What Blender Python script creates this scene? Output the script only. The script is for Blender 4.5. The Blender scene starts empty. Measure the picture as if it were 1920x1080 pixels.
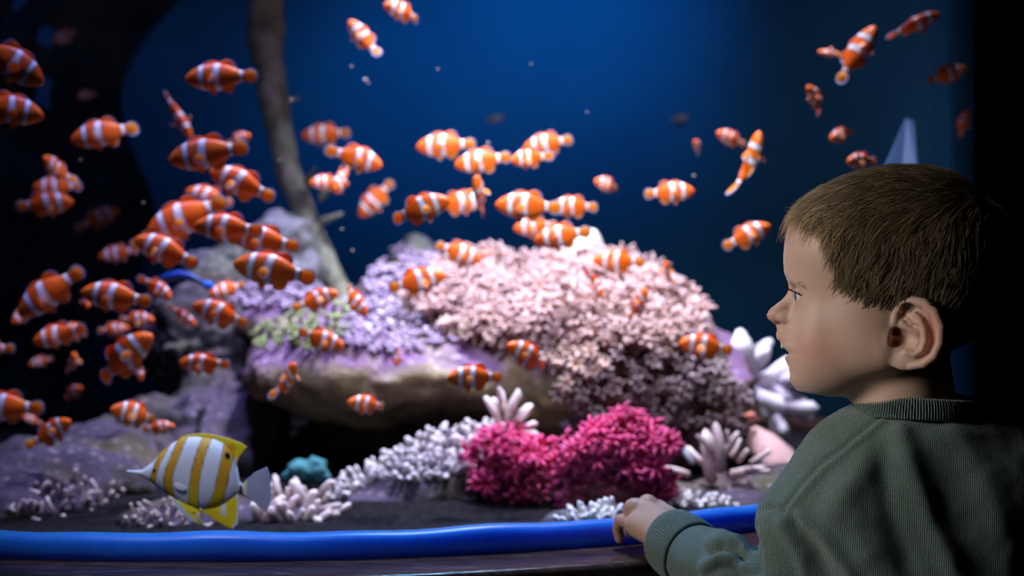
import bpy, math, random
import numpy as np
from mathutils import Vector, Matrix
from mathutils.bvhtree import BVHTree

rng = np.random.default_rng(7)
random.seed(7)
SC = bpy.context.scene
COL = SC.collection
FPX = 1920 * 50 / 36          # focal length in pixels of the 1920 px frame
CAMZ = 0.77


def P(px, py, Y):
    """world point seen at pixel (px, py) at distance Y in front of the lens"""
    return np.array([(px - 960) / FPX * Y, Y, CAMZ + (540 - py) / FPX * Y])


# ------------------------------------------------------------------ camera, world, lamps, exposure
cam = bpy.data.cameras.new('camera')
cam.lens = 50
cam.sensor_width = 36
cam.clip_start = 0.05
cam.dof.use_dof = True
cam.dof.focus_distance = 1.14
cam.dof.aperture_fstop = 4.6
cam_o = bpy.data.objects.new('camera', cam)
cam_o.location = (0, 0, CAMZ)
cam_o.rotation_euler = (math.pi / 2, 0, 0)
COL.objects.link(cam_o)
SC.camera = cam_o

world = bpy.data.worlds.new('dark_hall')
SC.world = world
world.use_nodes = True
world.node_tree.nodes['Background'].inputs[0].default_value = (0.25, 0.45, 1.0, 1)
world.node_tree.nodes['Background'].inputs[1].default_value = 0.004

SC.view_settings.view_transform = 'Standard'
SC.view_settings.look = 'None'
SC.view_settings.gamma = 1
SC.view_settings.use_curve_mapping = False
SC.view_settings.exposure = 0.0


def lamp(name, kind, loc, aim, power, color, size=0.1, cone=60, blend=1.0, size_y=None):
    l = bpy.data.lights.new(name, kind)
    l.energy = power
    l.color = color
    if kind == 'AREA':
        l.size = size
        if size_y:
            l.shape = 'RECTANGLE'
            l.size_y = size_y
    else:
        l.shadow_soft_size = size
    if kind == 'SPOT':
        l.spot_size = math.radians(cone)
        l.spot_blend = blend
    o = bpy.data.objects.new(name, l)
    o.location = loc
    d = Vector(aim) - Vector(loc)
    o.rotation_euler = d.to_track_quat('-Z', 'Y').to_euler()
    COL.objects.link(o)
    return o


# two tank lamps over the water, then added fill spots
lamp('tank_and_fill_lamp', 'SPOT', (0.14, 2.02, 2.25), (0.03, 2.10, 0.8), 420, (0.80, 0.80, 1.0), 0.10, 60)
lamp('tank_and_fill_lamp', 'SPOT', (-0.52, 1.62, 2.15), (-0.45, 1.98, 0.8), 85, (0.40, 0.40, 1.0), 0.10, 60)
lamp('tank_and_fill_lamp', 'SPOT', (0.05, 1.42, 1.40), (0.04, 2.1, 0.76), 42, (0.92, 0.90, 1.0), 0.08, 60)  # front fill added low in the tank for fish sides and rock face
lamp('blue_fill_lamp', 'SPOT', (0.05, 2.35, 1.9), (0.00, 3.3, 1.08), 26, (0.01, 0.40, 1.0), 0.15, 66)  # added blue spot, brightens the back wall where deep water would glow
lamp('blue_fill_lamp', 'SPOT', (-0.75, 1.9, 1.9), (-1.0, 2.9, 1.0), 4, (0.03, 0.35, 1.0), 0.15, 80)  # weak blue fill added for the dark rock wall
lamp('blue_fill_lamp', 'SPOT', (0.02, 1.62, 2.0), (-0.08, 1.34, 0.53), 85, (0.05, 0.46, 1.0), 0.1, 34)  # blue spot added to light the rim strip
lamp('tank_and_fill_lamp', 'SPOT', (-0.10, 1.62, 1.55), (0.22, 1.16, 0.72), 7, (0.72, 0.74, 1.0), 0.10, 44)  # added spot aimed out of the tank, cool rim on the child
# unseen spots added outside the tank for the striped fish and the child
lamp('striped_fish_fill', 'SPOT', (-0.42, 0.95, 1.45), (-0.33, 1.5, 0.59), 24, (0.92, 0.93, 1.0), 0.06, 34)
lamp('child_fill_lamp', 'SPOT', (-1.15, 0.84, 1.16), (0.25, 1.12, 0.70), 60, (1.0, 0.95, 0.89), 0.26, 34)


# ------------------------------------------------------------------ helpers
def mesh_np(name, V, Fc, smooth=True, col=None):
    V = np.asarray(V, dtype=np.float32)
    me = bpy.data.meshes.new(name)
    if isinstance(Fc, np.ndarray):
        n, k = Fc.shape
        me.vertices.add(len(V))
        me.vertices.foreach_set('co', V.ravel())
        me.loops.add(n * k)
        me.loops.foreach_set('vertex_index', Fc.astype(np.int32).ravel())
        me.polygons.add(n)
        me.polygons.foreach_set('loop_start', np.arange(0, n * k, k, dtype=np.int32))
        me.update(calc_edges=True)
    else:
        me.from_pydata([tuple(map(float, v)) for v in V], [], [tuple(int(i) for i in f) for f in Fc])
        me.update()
    me.validate()
    if smooth:
        me.polygons.foreach_set('use_smooth', np.ones(len(me.polygons), dtype=bool))
    if col is not None:
        col = np.asarray(col, dtype=np.float32)
        if col.ndim == 1:
            col = np.tile(col, (len(V), 1))
        a = me.color_attributes.new('Col', 'FLOAT_COLOR', 'POINT')
        a.data.foreach_set('color', np.c_[col[:, :3], np.ones(len(V))].astype(np.float32).ravel())
    return me


def obj(name, me, mat=None, parent=None, loc=None):
    o = bpy.data.objects.new(name, me)
    COL.objects.link(o)
    if mat is not None and me is not None and len(me.materials) == 0:
        me.materials.append(mat)
    if parent is not None:
        o.parent = parent
    if loc is not None:
        o.location = loc
    return o


def tag(o, label=None, cat=None, group=None, kind=None):
    if label:
        o['label'] = label
    if cat:
        o['category'] = cat
    if group:
        o['group'] = group
    if kind:
        o['kind'] = kind
    return o


def thing(name, label, cat, loc=(0, 0, 0), group=None):
    o = bpy.data.objects.new(name, None)
    o.empty_display_size = 0.02
    COL.objects.link(o)
    o.location = loc
    return tag(o, label, cat, group)


class Geo:
    """collects verts / faces / colours of one mesh"""
    def __init__(s):
        s.V, s.F, s.C, s.n = [], [], [], 0

    def add(s, V, Fc, C=(1, 1, 1)):
        V = np.asarray(V, float)
        C = np.asarray(C, float)
        if C.ndim == 1:
            C = np.tile(C, (len(V), 1))
        s.V.append(V)
        s.C.append(C)
        s.F += [tuple(i + s.n for i in f) for f in Fc]
        s.n += len(V)

    def mesh(s, name, smooth=True):
        return mesh_np(name, np.concatenate(s.V), s.F, smooth, np.concatenate(s.C))


def frame_of(d):
    d = d / (np.linalg.norm(d) + 1e-12)
    a = np.array([0, 0, 1.0]) if abs(d[2]) < 0.9 else np.array([1.0, 0, 0])
    u = np.cross(a, d)
    u /= np.linalg.norm(u)
    return u, np.cross(d, u)


def tube(pts, radii, sides=6, cap=True):
    """round tube through pts, closed with little domes"""
    pts = np.asarray(pts, float)
    radii = np.asarray(radii, float)
    if cap:
        d0 = pts[0] - pts[1]
        d0 /= np.linalg.norm(d0) + 1e-12
        d1 = pts[-1] - pts[-2]
        d1 /= np.linalg.norm(d1) + 1e-12
        pts = np.r_[[pts[0] + d0 * radii[0] * .55], pts, [pts[-1] + d1 * radii[-1] * .7]]
        radii = np.r_[radii[0] * .55, radii, radii[-1] * .5]
    n = len(pts)
    T = np.gradient(pts, axis=0)
    T /= np.linalg.norm(T, axis=1)[:, None] + 1e-12
    u, v = frame_of(T[0])
    V = []
    for i in range(n):
        u = u - T[i] * np.dot(u, T[i])
        u /= np.linalg.norm(u) + 1e-12
        v = np.cross(T[i], u)
        for k in range(sides):
            a = 2 * math.pi * k / sides
            V.append(pts[i] + radii[i] * (math.cos(a) * u + math.sin(a) * v))
    Fc = []
    for i in range(n - 1):
        for k in range(sides):
            k2 = (k + 1) % sides
            Fc.append((i * sides + k, i * sides + k2, (i + 1) * sides + k2, (i + 1) * sides + k))
    Fc.append(tuple(range(sides))[::-1])
    Fc.append(tuple((n - 1) * sides + k for k in range(sides)))
    return np.array(V), Fc


def _hash(x, y, z):
    with np.errstate(over='ignore'):
        h = (x.astype(np.uint32) * np.uint32(374761393) + y.astype(np.uint32) * np.uint32(668265263)
             + z.astype(np.uint32) * np.uint32(2246822519))
        h = (h ^ (h >> np.uint32(13))) * np.uint32(1274126177)
        h = h ^ (h >> np.uint32(16))
    return (h & np.uint32(0xFFFF)).astype(np.float32) / 65535.0 * 2 - 1


def noise(p, oct=3, seed=0):
    p = np.asarray(p, np.float32) + 137.3 + seed * 11.7
    out = np.zeros(len(p), np.float32)
    amp = 1.0
    for _ in range(oct):
        i = np.floor(p).astype(np.int64)
        f = p - i
        f = f * f * (3 - 2 * f)
        r = 0
        for dx in (0, 1):
            for dy in (0, 1):
                for dz in (0, 1):
                    w = (f[:, 0] if dx else 1 - f[:, 0]) * (f[:, 1] if dy else 1 - f[:, 1]) * (f[:, 2] if dz else 1 - f[:, 2])
                    r = r + w * _hash(i[:, 0] + dx, i[:, 1] + dy, i[:, 2] + dz)
        out += amp * r
        amp *= 0.5
        p = p * 2.03 + 5.1
    return out


def sstep(a, b, x):
    t = np.clip((x - a) / (b - a), 0, 1)
    return t * t * (3 - 2 * t)


class SDF:
    def __init__(s):
        s.ops = []

    def _add(s, fn, c, R, k, sub):
        s.ops.append((fn, np.asarray(c, np.float32), float(R), float(k), sub))

    def ell(s, c, r, k=10, rot=None, sub=False):
        c = np.asarray(c, np.float32)
        r = np.asarray(r, np.float32)
        M = None if rot is None else np.asarray(rot, np.float32)

        def fn(p):
            q = p - c
            if M is not None:
                q = q @ M
            a = q / r
            k0 = np.sqrt((a * a).sum(1)) + 1e-9
            b = a / r
            k1 = np.sqrt((b * b).sum(1)) + 1e-9
            return k0 * (k0 - 1) / k1
        s._add(fn, c, r.max(), k, sub)

    def cap(s, a, b, ra, rb, k=10, sub=False):
        a = np.asarray(a, np.float32)
        b = np.asarray(b, np.float32)
        ba = b - a
        L2 = float((ba * ba).sum()) + 1e-12

        def fn(p):
            q = p - a
            h = np.clip(q @ ba / L2, 0, 1)
            d = q - h[:, None] * ba
            return np.sqrt((d * d).sum(1)) - (ra + (rb - ra) * h)
        s._add(fn, (a + b) / 2, math.sqrt(L2) / 2 + max(ra, rb), k, sub)

    def poly(s, pts, radii, k=4, sub=False):
        pts = np.asarray(pts, np.float32)
        if np.isscalar(radii):
            radii = [radii] * len(pts)

        def fn(p):
            d = None
            for i in range(len(pts) - 1):
                a, b = pts[i], pts[i + 1]
                ba = b - a
                L2 = float((ba * ba).sum()) + 1e-12
                q = p - a
                h = np.clip(q @ ba / L2, 0, 1)
                e = q - h[:, None] * ba
                v = np.sqrt((e * e).sum(1)) - (radii[i] + (radii[i + 1] - radii[i]) * h)
                d = v if d is None else np.minimum(d, v)
            return d
        c = pts.mean(0)
        s._add(fn, c, float(np.sqrt(((pts - c) ** 2).sum(1)).max()) + max(radii), k, sub)

    def eval(s, p, fast=False, margin=0.0):
        d = np.full(len(p), 1e3, np.float32)
        for fn, c, R, k, sub in s.ops:
            if fast:
                lim = R + k + margin
                m = ((p - c) ** 2).sum(1) < lim * lim
                if not m.any():
                    continue
                v = fn(p[m])
                e = d[m]
            else:
                m = slice(None)
                v = fn(p)
                e = d
            if sub:
                v = -v
                h = np.maximum(k - np.abs(e - v), 0) / k
                d[m] = np.maximum(e, v) + h * h * k * .25
            else:
                h = np.maximum(k - np.abs(e - v), 0) / k
                d[m] = np.minimum(e, v) - h * h * k * .25
        return d

    def mesh(s, lo, hi, h, coarse=5):
        lo = np.asarray(lo, float)
        hi = np.asarray(hi, float)
        nc = np.ceil((hi - lo) / (h * coarse)).astype(int)
        H = h * coarse
        g = [lo[i] + (np.arange(nc[i]) + .5) * H for i in range(3)]
        Pc = np.stack(np.meshgrid(*g, indexing='ij'), -1).reshape(-1, 3).astype(np.float32)
        dc = s.eval(Pc).reshape(nc)
        near = np.abs(dc) < H * 1.7
        big = np.where(dc < 0, -1e2, 1e2).astype(np.float32)
        vals = big.repeat(coarse, 0).repeat(coarse, 1).repeat(coarse, 2)
        m = near.repeat(coarse, 0).repeat(coarse, 1).repeat(coarse, 2)
        idx = np.argwhere(m)
        pf = (lo + (idx + .5) * h).astype(np.float32)
        vals[m] = s.eval(pf, True, 2 * H)
        return nets(vals, lo + .5 * h, h)


def nets(vals, lo, h):
    """surface nets: returns verts, quads"""
    ins = vals < 0
    c = ins[:-1, :-1, :-1].astype(np.int8)
    cnt = np.zeros_like(c)
    nx, ny, nz = c.shape
    for dx in (0, 1):
        for dy in (0, 1):
            for dz in (0, 1):
                cnt += ins[dx:dx + nx, dy:dy + ny, dz:dz + nz]
    act = (cnt > 0) & (cnt < 8)
    idx = np.argwhere(act)
    vid = np.full(act.shape, -1, np.int64)
    vid[act] = np.arange(len(idx))
    S = np.zeros((len(idx), 3))
    N = np.zeros(len(idx))
    corners = [(a, b, c2) for a in (0, 1) for b in (0, 1) for c2 in (0, 1)]
    cv = {cr: vals[idx[:, 0] + cr[0], idx[:, 1] + cr[1], idx[:, 2] + cr[2]] for cr in corners}
    for a in corners:
        for ax in range(3):
            if a[ax] == 0:
                b = list(a)
                b[ax] = 1
                va, vb = cv[a], cv[tuple(b)]
                x = (va < 0) != (vb < 0)
                t = np.clip(va / np.where(va - vb == 0, 1, va - vb), 0.02, 0.98)
                pt = np.tile(np.array(a, float), (len(idx), 1))
                pt[:, ax] = t
                S[x] += pt[x]
                N[x] += 1
    V = lo + (idx + S / np.maximum(N, 1)[:, None]) * h
    Q = []
    for ax in range(3):
        u, v = [(1, 2), (2, 0), (0, 1)][ax]
        sl0 = [slice(None)] * 3
        sl1 = [slice(None)] * 3
        sl0[ax] = slice(0, -1)
        sl1[ax] = slice(1, None)
        A, B = ins[tuple(sl0)], ins[tuple(sl1)]
        e = np.argwhere(A != B)
        ok = (e[:, u] > 0) & (e[:, v] > 0) & (e[:, u] < vals.shape[u] - 1) & (e[:, v] < vals.shape[v] - 1)
        e = e[ok]
        flip = ~A[e[:, 0], e[:, 1], e[:, 2]]

        def at(du, dv):
            k = e.copy()
            k[:, u] += du
            k[:, v] += dv
            return vid[k[:, 0], k[:, 1], k[:, 2]]
        q = np.stack([at(-1, -1), at(0, -1), at(0, 0), at(-1, 0)], 1)
        q[flip] = q[flip][:, ::-1]
        q = q[(q >= 0).all(1)]
        Q.append(q)
    return V, np.concatenate(Q)


def relax(V, Q, it=2, lam=0.5):
    e = np.concatenate([Q[:, [0, 1]], Q[:, [1, 2]], Q[:, [2, 3]], Q[:, [3, 0]]])
    a = np.r_[e[:, 0], e[:, 1]]
    b = np.r_[e[:, 1], e[:, 0]]
    n = np.bincount(a, minlength=len(V))[:, None]
    for _ in range(it):
        s = np.stack([np.bincount(a, V[b, i], minlength=len(V)) for i in range(3)], 1)
        V = V + lam * (s / np.maximum(n, 1) - V)
    return V


def normals(V, Q):
    n = np.cross(V[Q[:, 2]] - V[Q[:, 0]], V[Q[:, 3]] - V[Q[:, 1]])
    N = np.zeros_like(V)
    for k in range(4):
        for i in range(3):
            N[:, i] += np.bincount(Q[:, k], n[:, i], minlength=len(V))
    return N / (np.linalg.norm(N, axis=1)[:, None] + 1e-12)


def polydist(p, pts):
    """distance of 2-D points to a polyline"""
    d = np.full(len(p), 1e9)
    pts = np.asarray(pts, float)
    for a, b in zip(pts[:-1], pts[1:]):
        ba = b - a
        t = np.clip(((p - a) @ ba) / (ba @ ba), 0, 1)
        d = np.minimum(d, np.linalg.norm(p - a - t[:, None] * ba, axis=1))
    return d


def inpoly(p, poly):
    r = np.zeros(len(p), bool)
    poly = np.asarray(poly, float)
    j = len(poly) - 1
    for i in range(len(poly)):
        xi, yi = poly[i]
        xj, yj = poly[j]
        c = ((yi > p[:, 1]) != (yj > p[:, 1])) & (p[:, 0] < (xj - xi) * (p[:, 1] - yi) / (yj - yi + 1e-12) + xi)
        r ^= c
        j = i
    return r


# ------------------------------------------------------------------ materials
class NT:
    def __init__(s, name):
        s.m = bpy.data.materials.new(name)
        s.m.use_nodes = True
        s.t = s.m.node_tree
        s.b = s.t.nodes['Principled BSDF']
        s.out = s.t.nodes['Material Output']

    def n(s, kind, **kw):
        nd = s.t.nodes.new(kind)
        for k, v in kw.items():
            if k.startswith('_'):
                setattr(nd, k[1:], v)
            else:
                nd.inputs[k.replace('__', ' ')].default_value = v
        return nd

    def l(s, a, b):
        s.t.links.new(a, b)

    def ramp(s, fac, stops):
        r = s.n('ShaderNodeValToRGB')
        el = r.color_ramp.elements
        while len(el) < len(stops):
            el.new(0.5)
        for e, (p, c) in zip(el, stops):
            e.position = p
            e.color = (*c, 1)
        s.l(fac, r.inputs[0])
        return r.outputs[0]

    def mix(s, fac, a, b, blend='MIX'):
        m = s.n('ShaderNodeMix', _data_type='RGBA', _blend_type=blend)
        for i, x in ((0, fac), (6, a), (7, b)):
            if hasattr(x, 'is_linked'):
                s.l(x, m.inputs[i])
            elif i == 0:
                m.inputs[0].default_value = x
            else:
                m.inputs[i].default_value = (*x, 1)
        return m.outputs[2]

    def bump(s, h, strength=0.3, dist=0.002):
        b = s.n('ShaderNodeBump', Strength=strength, Distance=dist)
        s.l(h, b.inputs['Height'])
        s.l(b.outputs[0], s.b.inputs['Normal'])


def plain(name, color, rough=0.5, spec=0.5, sss=0.0):
    t = NT(name)
    t.b.inputs['Base Color'].default_value = (*color, 1)
    t.b.inputs['Roughness'].default_value = rough
    t.b.inputs['Specular IOR Level'].default_value = spec
    return t.m


def attr_mat(name, rough=0.5, spec=0.4, var=0.0, bump=0.0, bscale=60, transl=0.0, coat=0.0):
    """colour comes from the mesh's own paint, with a little difference between copies"""
    t = NT(name)
    a = t.n('ShaderNodeAttribute', _attribute_name='Col')
    c = a.outputs['Color']
    if var:
        oi = t.n('ShaderNodeObjectInfo')
        hsv = t.n('ShaderNodeHueSaturation')
        mr = t.n('ShaderNodeMapRange')
        t.l(oi.outputs['Random'], mr.inputs[0])
        mr.inputs[3].default_value = 1 - var
        mr.inputs[4].default_value = 1 + var * .6
        t.l(mr.outputs[0], hsv.inputs['Value'])
        t.l(c, hsv.inputs['Color'])
        c = hsv.outputs[0]
    t.l(c, t.b.inputs['Base Color'])
    t.b.inputs['Roughness'].default_value = rough
    t.b.inputs['Specular IOR Level'].default_value = spec
    t.b.inputs['Coat Weight'].default_value = coat
    if bump:
        tc = t.n('ShaderNodeTexCoord')
        nz = t.n('ShaderNodeTexNoise', Scale=bscale, Detail=4.0)
        t.l(tc.outputs['Object'], nz.inputs['Vector'])
        t.bump(nz.outputs[0], bump, 0.01)
    if transl:
        tr = t.n('ShaderNodeBsdfTranslucent')
        t.l(c, tr.inputs[0])
        mx = t.n('ShaderNodeMixShader')
        mx.inputs[0].default_value = transl
        t.l(t.b.outputs[0], mx.inputs[1])
        t.l(tr.outputs[0], mx.inputs[2])
        t.l(mx.outputs[0], t.out.inputs[0])
    return t.m
# ------------------------------------------------------------------ the setting
TC = (-0.30, 2.31)      # axis of the round tank
RT = 1.0
LZ = 0.52               # ledge height


def box(x0, x1, y0, y1, z0, z1):
    V = [(x, y, z) for x in (x0, x1) for y in (y0, y1) for z in (z0, z1)]
    return V, [(0, 1, 3, 2), (4, 6, 7, 5), (0, 4, 5, 1), (2, 3, 7, 6), (0, 2, 6, 4), (1, 5, 7, 3)]


def setting(name, geo, m, parent=None):
    me = mesh_np(name, geo[0], geo[1], False)
    return tag(obj(name, me, m, parent), kind='structure')


t = NT('dark_carpet')
tc = t.n('ShaderNodeTexCoord')
nz = t.n('ShaderNodeTexNoise', Scale=90.0, Detail=5.0)
t.l(tc.outputs['Object'], nz.inputs['Vector'])
t.l(t.ramp(nz.outputs[0], [(0.3, (0.012, 0.013, 0.016)), (0.7, (0.03, 0.031, 0.036))]), t.b.inputs['Base Color'])
t.b.inputs['Roughness'].default_value = 0.95
M_floor = t.m
M_dark = plain('black_painted_wall', (0.008, 0.009, 0.012), 0.9, 0.1)

setting('floor', box(-3.2, 2.6, -1.5, 4.2, -0.05, 0.0), M_floor)
setting('ceiling', box(-3.2, 2.6, -1.5, 4.2, 2.7, 2.75), M_dark)
setting('wall_right', box(2.6, 2.65, -1.5, 4.2, 0, 2.7), M_dark)
setting('wall_left', box(-3.25, -3.2, -1.5, 4.2, 0, 2.7), M_dark)
setting('wall_far', box(-3.2, 2.6, 4.2, 4.25, 0, 2.7), M_dark)
setting('wall_near', box(-3.2, 2.6, -1.55, -1.5, 0, 2.7), M_dark)


def ring(profile, a0=0.0, a1=2 * math.pi, n=160, wob=None):
    """turn a closed (radius, height) profile about the tank's axis; angle 0 looks at the camera"""
    full = abs(a1 - a0 - 2 * math.pi) < 1e-6
    A = np.linspace(a0, a1, n + (0 if full else 1), endpoint=not full)
    k = len(profile)
    V = []
    for a in A:
        for j, (r, z) in enumerate(profile):
            dz = wob(a, j) if wob else 0
            V.append((TC[0] + r * math.sin(a), TC[1] - r * math.cos(a), z + dz))
    Fc = []
    N = len(A)
    for i in range(N if full else N - 1):
        i2 = (i + 1) % N
        for j in range(k):
            j2 = (j + 1) % k
            Fc.append((i * k + j, i2 * k + j, i2 * k + j2, i * k + j2))
    if not full:
        Fc.append(tuple(range(k)))
        Fc.append(tuple((N - 1) * k + j for j in range(k))[::-1])
    return V, Fc


# water-blue back wall of the tank: the far half of the drum
t = NT('blue_tank_back')
tc = t.n('ShaderNodeTexCoord')
nz = t.n('ShaderNodeTexNoise', Scale=2.2, Detail=5.0, Roughness=0.6)
t.l(tc.outputs['Object'], nz.inputs['Vector'])
t.l(t.ramp(nz.outputs[0], [(0.3, (0.03, 0.20, 0.42)), (0.7, (0.045, 0.27, 0.5))]), t.b.inputs['Base Color'])
t.b.inputs['Roughness'].default_value = 0.9
t.b.inputs['Specular IOR Level'].default_value = 0.1
V, Fc = ring([(1.0, 0.45), (1.0, 2.0), (1.03, 2.0), (1.03, 0.45)], math.radians(88), math.radians(272), 90)
wb = tag(obj('wall_back', mesh_np('wall_back', V, Fc), t.m), kind='structure')

tank = thing('aquarium_tank', 'round aquarium tank with curved clear pane, blue rim strip and dark glossy ledge', 'aquarium', (TC[0], TC[1], 0))


def tpart(name, V, Fc, m, smooth=True, label=None):
    V = np.asarray(V, float) - np.array([TC[0], TC[1], 0])
    o = obj(name, mesh_np(name, V, Fc, smooth), m, tank)
    if label:
        o['label'] = label
    return o


# curved clear pane
t = NT('clear_pane')
tr = t.n('ShaderNodeBsdfTransparent')
tr.inputs[0].default_value = (0.97, 0.985, 1.0, 1)
gl = t.n('ShaderNodeBsdfGlossy', Roughness=0.03)
fr = t.n('ShaderNodeLayerWeight', Blend=0.5)
pw = t.n('ShaderNodeMath', _operation='POWER')
pw.inputs[1].default_value = 5
t.l(fr.outputs['Facing'], pw.inputs[0])
ml = t.n('ShaderNodeMath', _operation='MULTIPLY_ADD')
ml.inputs[1].default_value = 0.5
ml.inputs[2].default_value = 0.015
t.l(pw.outputs[0], ml.inputs[0])
mx = t.n('ShaderNodeMixShader')
t.l(ml.outputs[0], mx.inputs[0])
t.l(tr.outputs[0], mx.inputs[1])
t.l(gl.outputs[0], mx.inputs[2])
t.l(mx.outputs[0], t.out.inputs[0])
V, Fc = ring([(0.992, 0.50), (1.0, 0.50), (1.0, 0.501), (1.0, 0.505), (1.0, 1.745), (1.0, 1.749), (1.0, 1.75), (0.992, 1.75), (0.992, 1.749), (0.992, 1.745), (0.992, 0.505), (0.992, 0.501)], math.radians(-92), math.radians(92), 120)
tpart('curved_pane', V, Fc, t.m, label='clear curved acrylic pane')

# strip along the foot of the pane, blue light put into its colour: slightly uneven upper edge
t = NT('blue_lit_rim')
tc = t.n('ShaderNodeTexCoord')
nz = t.n('ShaderNodeTexNoise', Scale=60.0, Detail=3.0)
t.l(tc.outputs['Object'], nz.inputs['Vector'])
t.l(t.ramp(nz.outputs[0], [(0.3, (0.016, 0.21, 0.80)), (0.7, (0.022, 0.25, 0.88))]), t.b.inputs['Base Color'])
t.b.inputs['Roughness'].default_value = 0.35
t.b.inputs['Subsurface Weight'].default_value = 1.0
t.b.inputs['Subsurface Radius'].default_value = (0.004, 0.010, 0.022)
t.b.inputs['Subsurface Scale'].default_value = 1.0
wobf = lambda a, j: 0.0011 * math.sin(a * 23 + 1) + 0.0008 * math.sin(a * 51) if 2 <= j <= 6 else 0
prof = [(0.999, LZ), (1.012, LZ), (1.0135, LZ + .010), (1.0125, LZ + .018), (1.0095, LZ + .0225), (1.004, LZ + .0245), (0.999, LZ + .0245)]
V, Fc = ring(prof, math.radians(-100), math.radians(100), n=200, wob=wobf)
tpart('blue_rim_strip', V, Fc, t.m, label='smooth blue sealing strip at the foot of the pane')

# dark glossy ledge
t = NT('dark_glossy_ledge')
tc = t.n('ShaderNodeTexCoord')
mp = t.n('ShaderNodeMapping')
mp.inputs['Scale'].default_value = (6, 40, 6)
t.l(tc.outputs['Object'], mp.inputs[0])
nz = t.n('ShaderNodeTexNoise', Scale=3.0, Detail=6.0, Roughness=0.65, Distortion=1.2)
t.l(mp.outputs[0], nz.inputs['Vector'])
t.l(t.ramp(nz.outputs[0], [(0.35, (0.03, 0.015, 0.012)), (0.58, (0.12, 0.06, 0.05)), (0.75, (0.32, 0.19, 0.17))]), t.b.inputs['Base Color'])
t.b.inputs['Roughness'].default_value = 0.22
t.bump(nz.outputs[0], 0.25, 0.003)
prof = [(0.95, LZ - .03), (1.085, LZ - .03), (1.089, LZ - .026), (1.09, LZ - .006), (1.0885, LZ - .0015), (1.085, LZ), (0.95, LZ)]
V, Fc = ring(prof, n=200)
tpart('ledge', V, Fc, t.m, label='dark glossy brown ledge below the blue strip')
prof = [(0.9, 0.0), (1.06, 0.0), (1.06, LZ - .03), (0.9, LZ - .03)]
V, Fc = ring(prof, n=120)
tpart('plinth', V, Fc, plain('plinth_black_laminate', (0.01, 0.011, 0.015), 0.5))

# sand bed
t = NT('dark_sand')
tc = t.n('ShaderNodeTexCoord')
nz = t.n('ShaderNodeTexNoise', Scale=160.0, Detail=4.0)
t.l(tc.outputs['Object'], nz.inputs['Vector'])
t.l(t.ramp(nz.outputs[0], [(0.3, (0.006, 0.006, 0.008)), (0.7, (0.022, 0.02, 0.022))]), t.b.inputs['Base Color'])
t.b.inputs['Roughness'].default_value = 0.95
t.b.inputs['Specular IOR Level'].default_value = 0.0
t.bump(nz.outputs[0], 0.5, 0.004)
n = 70
gx, gy = np.meshgrid(np.linspace(-.99, .99, n), np.linspace(-.99, .99, n), indexing='ij')
rr = np.hypot(gx, gy)
sc = np.where(rr > .99, .99 / np.maximum(rr, 1e-6), 1)
gx, gy = gx * sc, gy * sc
gz = 0.502 + 0.006 * noise(np.c_[gx.ravel() * 9, gy.ravel() * 9, gx.ravel() * 0], 3).reshape(n, n)
ii = np.arange(n * n).reshape(n, n)
Q = np.stack([ii[:-1, :-1], ii[1:, :-1], ii[1:, 1:], ii[:-1, 1:]], -1).reshape(-1, 4)
o = obj('sand_bed', mesh_np('sand_bed', np.c_[gx.ravel(), gy.ravel(), gz.ravel()], Q), t.m, tank)
o['kind'] = 'stuff'
# ------------------------------------------------------------------ rocks
def rock_mat(name, dark, mid, olive, crust, pale):
    """bare stone below, green film and purple crust growing on whatever faces up"""
    t = NT(name)
    tc = t.n('ShaderNodeTexCoord')
    n1 = t.n('ShaderNodeTexNoise', Scale=7.0, Detail=6.0, Roughness=0.62)
    n2 = t.n('ShaderNodeTexNoise', Scale=26.0, Detail=5.0, Roughness=0.7)
    n3 = t.n('ShaderNodeTexNoise', Scale=4.2, Detail=3.0)
    vo = t.n('ShaderNodeTexVoronoi', Scale=55.0)
    for q in (n1, n2, n3, vo):
        t.l(tc.outputs['Object'], q.inputs['Vector'])
    base = t.ramp(n1.outputs[0], [(0.32, dark), (0.52, mid), (0.68, olive)])
    geo = t.n('ShaderNodeNewGeometry')
    sx = t.n('ShaderNodeSeparateXYZ')
    t.l(geo.outputs['Normal'], sx.inputs[0])
    add = t.n('ShaderNodeMath', _operation='ADD')
    t.l(sx.outputs[2], add.inputs[0])
    t.l(n2.outputs[0], add.inputs[1])
    up = t.n('ShaderNodeMapRange')
    up.inputs[1].default_value = 0.65
    up.inputs[2].default_value = 1.25
    t.l(add.outputs[0], up.inputs[0])
    grown = t.ramp(n3.outputs[0], [(0.38, olive), (0.5, crust), (0.62, crust), (0.70, olive)])
    spk = t.ramp(vo.outputs['Distance'], [(0.0, (1, 1, 1)), (0.35, (0, 0, 0))])
    grown = t.mix(spk, grown, pale)
    c = t.mix(up.outputs[0], base, grown)
    t.l(c, t.b.inputs['Base Color'])
    t.b.inputs['Roughness'].default_value = 0.85
    t.b.inputs['Specular IOR Level'].default_value = 0.25
    t.bump(n2.outputs[0], 0.9, 0.012)
    return t.m


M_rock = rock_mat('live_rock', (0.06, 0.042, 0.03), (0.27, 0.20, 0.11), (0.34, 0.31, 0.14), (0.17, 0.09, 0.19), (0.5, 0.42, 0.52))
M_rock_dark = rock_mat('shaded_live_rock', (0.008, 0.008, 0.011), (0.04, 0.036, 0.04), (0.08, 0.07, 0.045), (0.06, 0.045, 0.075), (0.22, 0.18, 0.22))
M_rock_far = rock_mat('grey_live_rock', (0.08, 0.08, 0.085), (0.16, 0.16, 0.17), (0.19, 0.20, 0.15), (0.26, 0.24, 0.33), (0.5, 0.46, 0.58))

BV = {}


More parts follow.
